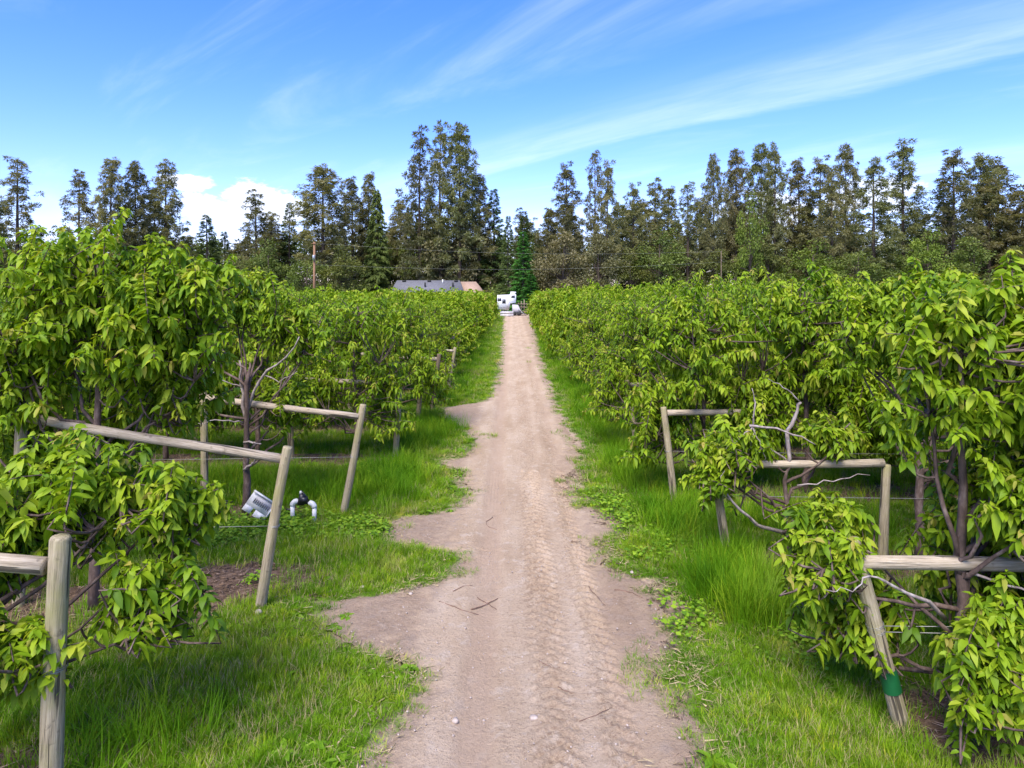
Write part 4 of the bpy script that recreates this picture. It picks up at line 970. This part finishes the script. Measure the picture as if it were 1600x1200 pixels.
# the wood behind, one mass
def wood():
    n = 7500; x = rng.uniform(-150, 150, n); y = rng.uniform(139, 165, n)
    top = 14.5+3.2*vnoise(x, y, .16, 51)+1.8*vnoise(x, y, .6, 52); z = top*rng.random(n)**.6
    k = 16; c = np.repeat(np.stack([x, y, z], 1), k, 0); u = nrm(rng.normal(size=(n*k, 3)))
    P = c+u*rng.uniform(.2, 1.3, (n*k, 1)); tint = np.repeat(np.clip(.4+.25*vnoise(x, y, .5, 53)+rng.normal(0, .12, n), 0, 1), k)+rng.normal(0, .1, n*k)
    link('distant_wood', kites(P, u, rng.uniform(.4, .9, n*k), tint, M['broadleaf'], .2, name='distant_wood'), kind='stuff', label='dense dark wood filling the gaps behind the pines', cat='wood')
    n = 3600; x = rng.uniform(-100, 100, n); y = rng.uniform(103.5, 118, n); k0 = (np.abs(x-1.5) > 5.5) | (y > 108); k0 &= ~((x > -25) & (x < -4) & (y < 119)); x, y = x[k0], y[k0]; n = len(x)
    z = (2.6+1.6*vnoise(x, y, .4, 61)+(y-104)*.12)*rng.random(n)**.7; k = 18; c = np.repeat(np.stack([x, y, z], 1), k, 0); u = nrm(rng.normal(size=(n*k, 3)))
    P = c+u*rng.uniform(.1, .8, (n*k, 1)); P[:, 2] = np.maximum(P[:, 2], .05); tint = np.repeat(np.clip(.45+.35*vnoise(x, y, .5, 63), 0, 1), k)+rng.normal(0, .1, n*k)
    link('undergrowth', kites(P, u, rng.uniform(.25, .5, n*k), tint, M['broadleaf'], .3, name='undergrowth'), kind='stuff', label='shrubby undergrowth along the foot of the pines', cat='shrubs')
wood()

# ------------------------------------------------------------------ house
def house():
    d = 106.; x0 = X_of(606, d); x1 = X_of(726, d); zr = CAM_H+(452-437.5)/1067*d; ze = 2.75; hw = 4.2
    xc = (x0+x1)/2; hl = (x1-x0)/2
    e = link('house', None, loc=(xc, d+hw, 0), label='low house with a grey shingle roof behind the orchard', cat='house')
    g = Geo(); g.box((0, 0, ze/2), (2*hl-1.2, 2*hw-.8, ze)); 
    for s in (-1, 1):
        X = s*(hl-.62); T = [(X, -hw+.4, ze), (X, hw-.4, ze), (X-s*.9, 0, zr-.12)]; g.raw(T, T=[(0, 1, 2)])
    link('wall', g.mesh('wall', M['house_wall']), e)
    # hipped at one end, gabled at the other
    V = [(-hl, -hw, ze-.1), (hl, -hw, ze-.1), (hl, hw, ze-.1), (-hl, hw, ze-.1), (-hl+.7, 0, zr), (hl-1.1, 0, zr)]
    rf = Geo().raw(V, [(0, 1, 5, 4), (2, 3, 4, 5), (3, 2, 1, 0)], [(1, 2, 5), (3, 0, 4)]).mesh('roof', M['roof_shingle']); ro = link('roof', rf, e)
    link('fascia', Geo().box((0, -hw-.02, ze-.14), (2*hl, .05, .18)).mesh('fascia', M['white_paint']), ro)
    for i, q in enumerate((.16, .5, .86)): 
        link('roof_vent', Geo().box((-hl+2*hl*q, -.35, zr-.1), (.55, .4, .22)).mesh('roof_vent', M['rubber']), ro)
    for q in (.46, .83): link('roof_vent', Geo().tube([(-hl+2*hl*q, -1.9, zr-1.0), (-hl+2*hl*q, -1.9, zr-.35)], .13, 8).mesh('roof_vent', M['rubber']), ro)
    link('flue', Geo().tube([(hl*.37, -.8, zr-.5), (hl*.37, -.8, zr+.12)], .09, 8).mesh('flue', M['white_paint']), ro)
    for q in (-.6, .1, .6):
        w = link('window', Geo().box((q*hl, -hw+.39, 1.6), (1.3, .06, 1.1)).mesh('window', M['window_glass']), e)
        g = Geo(); g.box((q*hl, -hw+.36, 2.18), (1.46, .08, .08)); g.box((q*hl, -hw+.36, 1.02), (1.46, .08, .08)); g.box((q*hl-.69, -hw+.36, 1.6), (.08, .08, 1.08)); g.box((q*hl+.69, -hw+.36, 1.6), (.08, .08, 1.08))
        link('frame', g.mesh('frame', M['white_paint']), w)
    link('door', Geo().box((-.25*hl, -hw+.385, 1.05), (.95, .06, 2.05)).mesh('door', M['trim_grey']), e)
    # tan porch wing
    px = hl+1.6; z2 = CAM_H+(452-443)/1067*d
    link('porch_wall', Geo().box((px, .8, 1.25), (2.9, 4.6, 2.5)).mesh('porch_wall', M['house_wall']), e)
    link('porch_roof', Geo().raw([(px-1.9, -2.1, 2.5), (px+1.8, -2.1, 2.5), (px+1.8, 3.6, 2.5), (px-1.9, 3.6, 2.5), (px-2.6, .8, z2+.35), (px-.1, .8, z2+.35)], [(0, 1, 5, 4), (2, 3, 4, 5), (3, 2, 1, 0)], [(1, 2, 5), (3, 0, 4)]).mesh('porch_roof', M['tan_shingle']), e)
house()

# ------------------------------------------------------------------ camper, pallets, fence
def camper():
    d = 96.5; x0 = X_of(777, d); 
    e = link('camper_trailer', None, loc=(x0, d, 0), label='white camper trailer with a raised front nose at the end of the road', cat='trailer')
    sc = d/1067.; L = 29*sc; zb = .75; zt = CAM_H-(459-452)*sc
    P = [(0, zb+.15), (L*.62, zb), (L*.70, zb+.95), (L, zb+1.05), (L*1.02, zt-.15), (L*.92, zt+.02), (L*.70, zt+.06), (L*.68, zt-.14), (0, zt-.2)]
    body = link('body', Geo().prism(P, 0, 2.3).mesh('body', M['white_paint']), e)
    for a, b, w, h in ((.36, zb+1.25, .42, .55), (.12, zb+1.5, .45, .35), (.85, zt-.4, .45, .3)):
        o = link('window', Geo().box((L*a, -.012, b), (w, .03, h)).mesh('window', M['window_glass']), e)
        link('frame', Geo().box((L*a, -.005, b), (w+.1, .02, h+.1)).mesh('frame', M['trim_grey']), o)
    link('door', Geo().box((L*.56, -.012, zb+.95), (.5, .03, 1.5)).mesh('door', M['white_plastic']), e)
    link('stripe', Geo().box((L*.3, -.014, zb+.45), (L*.5, .02, .09)).mesh('stripe', M['trim_grey']), e)
    for x in (.22, .38):
        w = link('wheel', Geo().tube([(L*x, -.02, .36), (L*x, .22, .36)], .36, 16).mesh('wheel', M['rubber']), e)
        link('rim', Geo().tube([(L*x, -.035, .36), (L*x, .0, .36)], .19, 12).mesh('rim', M['grey_metal']), w)
    link('roof_box', Geo().box((L*.86, 1.1, zt+.16), (.8, .9, .26)).mesh('roof_box', M['white_plastic']), e)
    for x in (.55, .95): link('jack', Geo().tube([(L*x, .3, 0), (L*x, .3, zb+(.1 if x < .9 else 1.1))], .05, 8).mesh('jack', M['grey_metal']), e)
    # cargo trailer with a ramp next to it
    t = link('cargo_trailer', None, loc=(X_of(806, 95.5), 95.5, 0), label='small white flatbed trailer with sloping side beside the camper', cat='trailer')
    link('bed', Geo().prism([(-.5, .45), (.75, .45), (.75, .65), (.3, 1.5), (-.5, 1.55)], 0, 1.5).mesh('bed', M['inset_grey']), t)
    link('ramp', Geo().raw([(.3, 0, .9), (.3, 1.4, .9), (1.5, 1.4, .05), (1.5, 0, .05), (.3, 0, .82), (.3, 1.4, .82), (1.42, 1.4, .0), (1.42, 0, .0)], [(0, 3, 2, 1), (4, 5, 6, 7), (0, 4, 7, 3), (1, 2, 6, 5), (3, 7, 6, 2), (0, 1, 5, 4)]).mesh('ramp', M['grey_metal']), t)
    for x in (-.2, .45): link('wheel', Geo().tube([(x, -.1, .3), (x, .1, .3)], .3, 14).mesh('wheel', M['rubber']), t)
    # stack of pallets
    for j, lab in ((0, 'grey-white pallet lying on the ground in front of the camper'), (1, 'grey-white pallet, upper one of the stack in front of the camper')):
        p = link('pallet', None, loc=(X_of(792, 93.5), 93.5, .36*j), label=lab, cat='pallet', group='pallets in front of the camper')
        for i in range(6): link('slat', Geo().box((-.8+i*.32, 0, .32), (.22, 1.2, .04)).mesh('slat', M['inset_grey']), p)
        for y in (-.55, 0, .55): link('bearer', Geo().box((0, y, .15), (1.8, .1, .29)).mesh('bearer', M['inset_grey']), p)
    # wooden fence
    f = link('wooden_fence', None, loc=(X_of(810, 99.5), 99.5, 0), label='brown wooden post fence beside the camper', cat='fence')
    for i in range(7): link('post', Geo().tube([(i*.42, 0, -.1), (i*.42, .02, 1.2), (i*.42, 0, 1.75+.45*((i*7) % 3)/2)], [.075, .07, .065], 7).mesh('post', M['fence_wood']), f)
    for z in (.5, 1.1, 1.55): link('rail', Geo().box((1.25, -.1, z), (2.9, .05, .12)).mesh('rail', M['fence_wood']), f)
camper()

# ------------------------------------------------------------------ power poles and cables
def poles():
    d = 100.; x = X_of(491, d); zt = CAM_H+(452-378)/1067*d
    e = link('utility_pole', None, loc=(x, d, 0), label='brown wooden utility pole with a grey transformer rising above the orchard', cat='pole')
    link('shaft', Geo().tube([(0, 0, -.3), (0, 0, zt*.5), (0, 0, zt)], [.21, .18, .15], 12).mesh('shaft', M['pole_wood']), e)
    g = Geo(); zc = CAM_H+(452-403)/1067*d
    g.tube([(.02, -.36, zc-.35), (.02, -.36, zc+.35), (.02, -.36, zc+.42)], [.2, .2, .12], 12); link('transformer', g.mesh('transformer', M['grey_metal']), e)
    link('crossarm', Geo().box((0, -.2, zt-.25), (.7, .1, .1)).mesh('crossarm', M['pole_wood']), e)
    d2 = 104.; x2 = X_of(1127, d2); z2 = CAM_H+(452-392)/1067*d2
    e2 = link('utility_pole', None, loc=(x2, d2, 0), label='slim pale utility pole in front of the thin open pines', cat='pole')
    link('shaft', Geo().tube([(0, 0, -.3), (0, 0, z2)], [.09, .06], 10).mesh('shaft', M['dark_post_wood']), e2)
    for za, zb, lab in ((zt-.2, z2-.1, 'upper overhead cable between the two utility poles'), (zc-1.0, z2-1.7, 'lower overhead cable between the two utility poles')):
        P = arc((x, d-.1, za), (x2, d2-.1, zb), 24, -.9)
        link('overhead_cable', Geo().tube(P-P[0], .007, 5).mesh('overhead_cable', M['cable_black']), loc=tuple(P[0]), label=lab, cat='cable', group='overhead cables')
poles()
print('objects', len(bpy.data.objects))
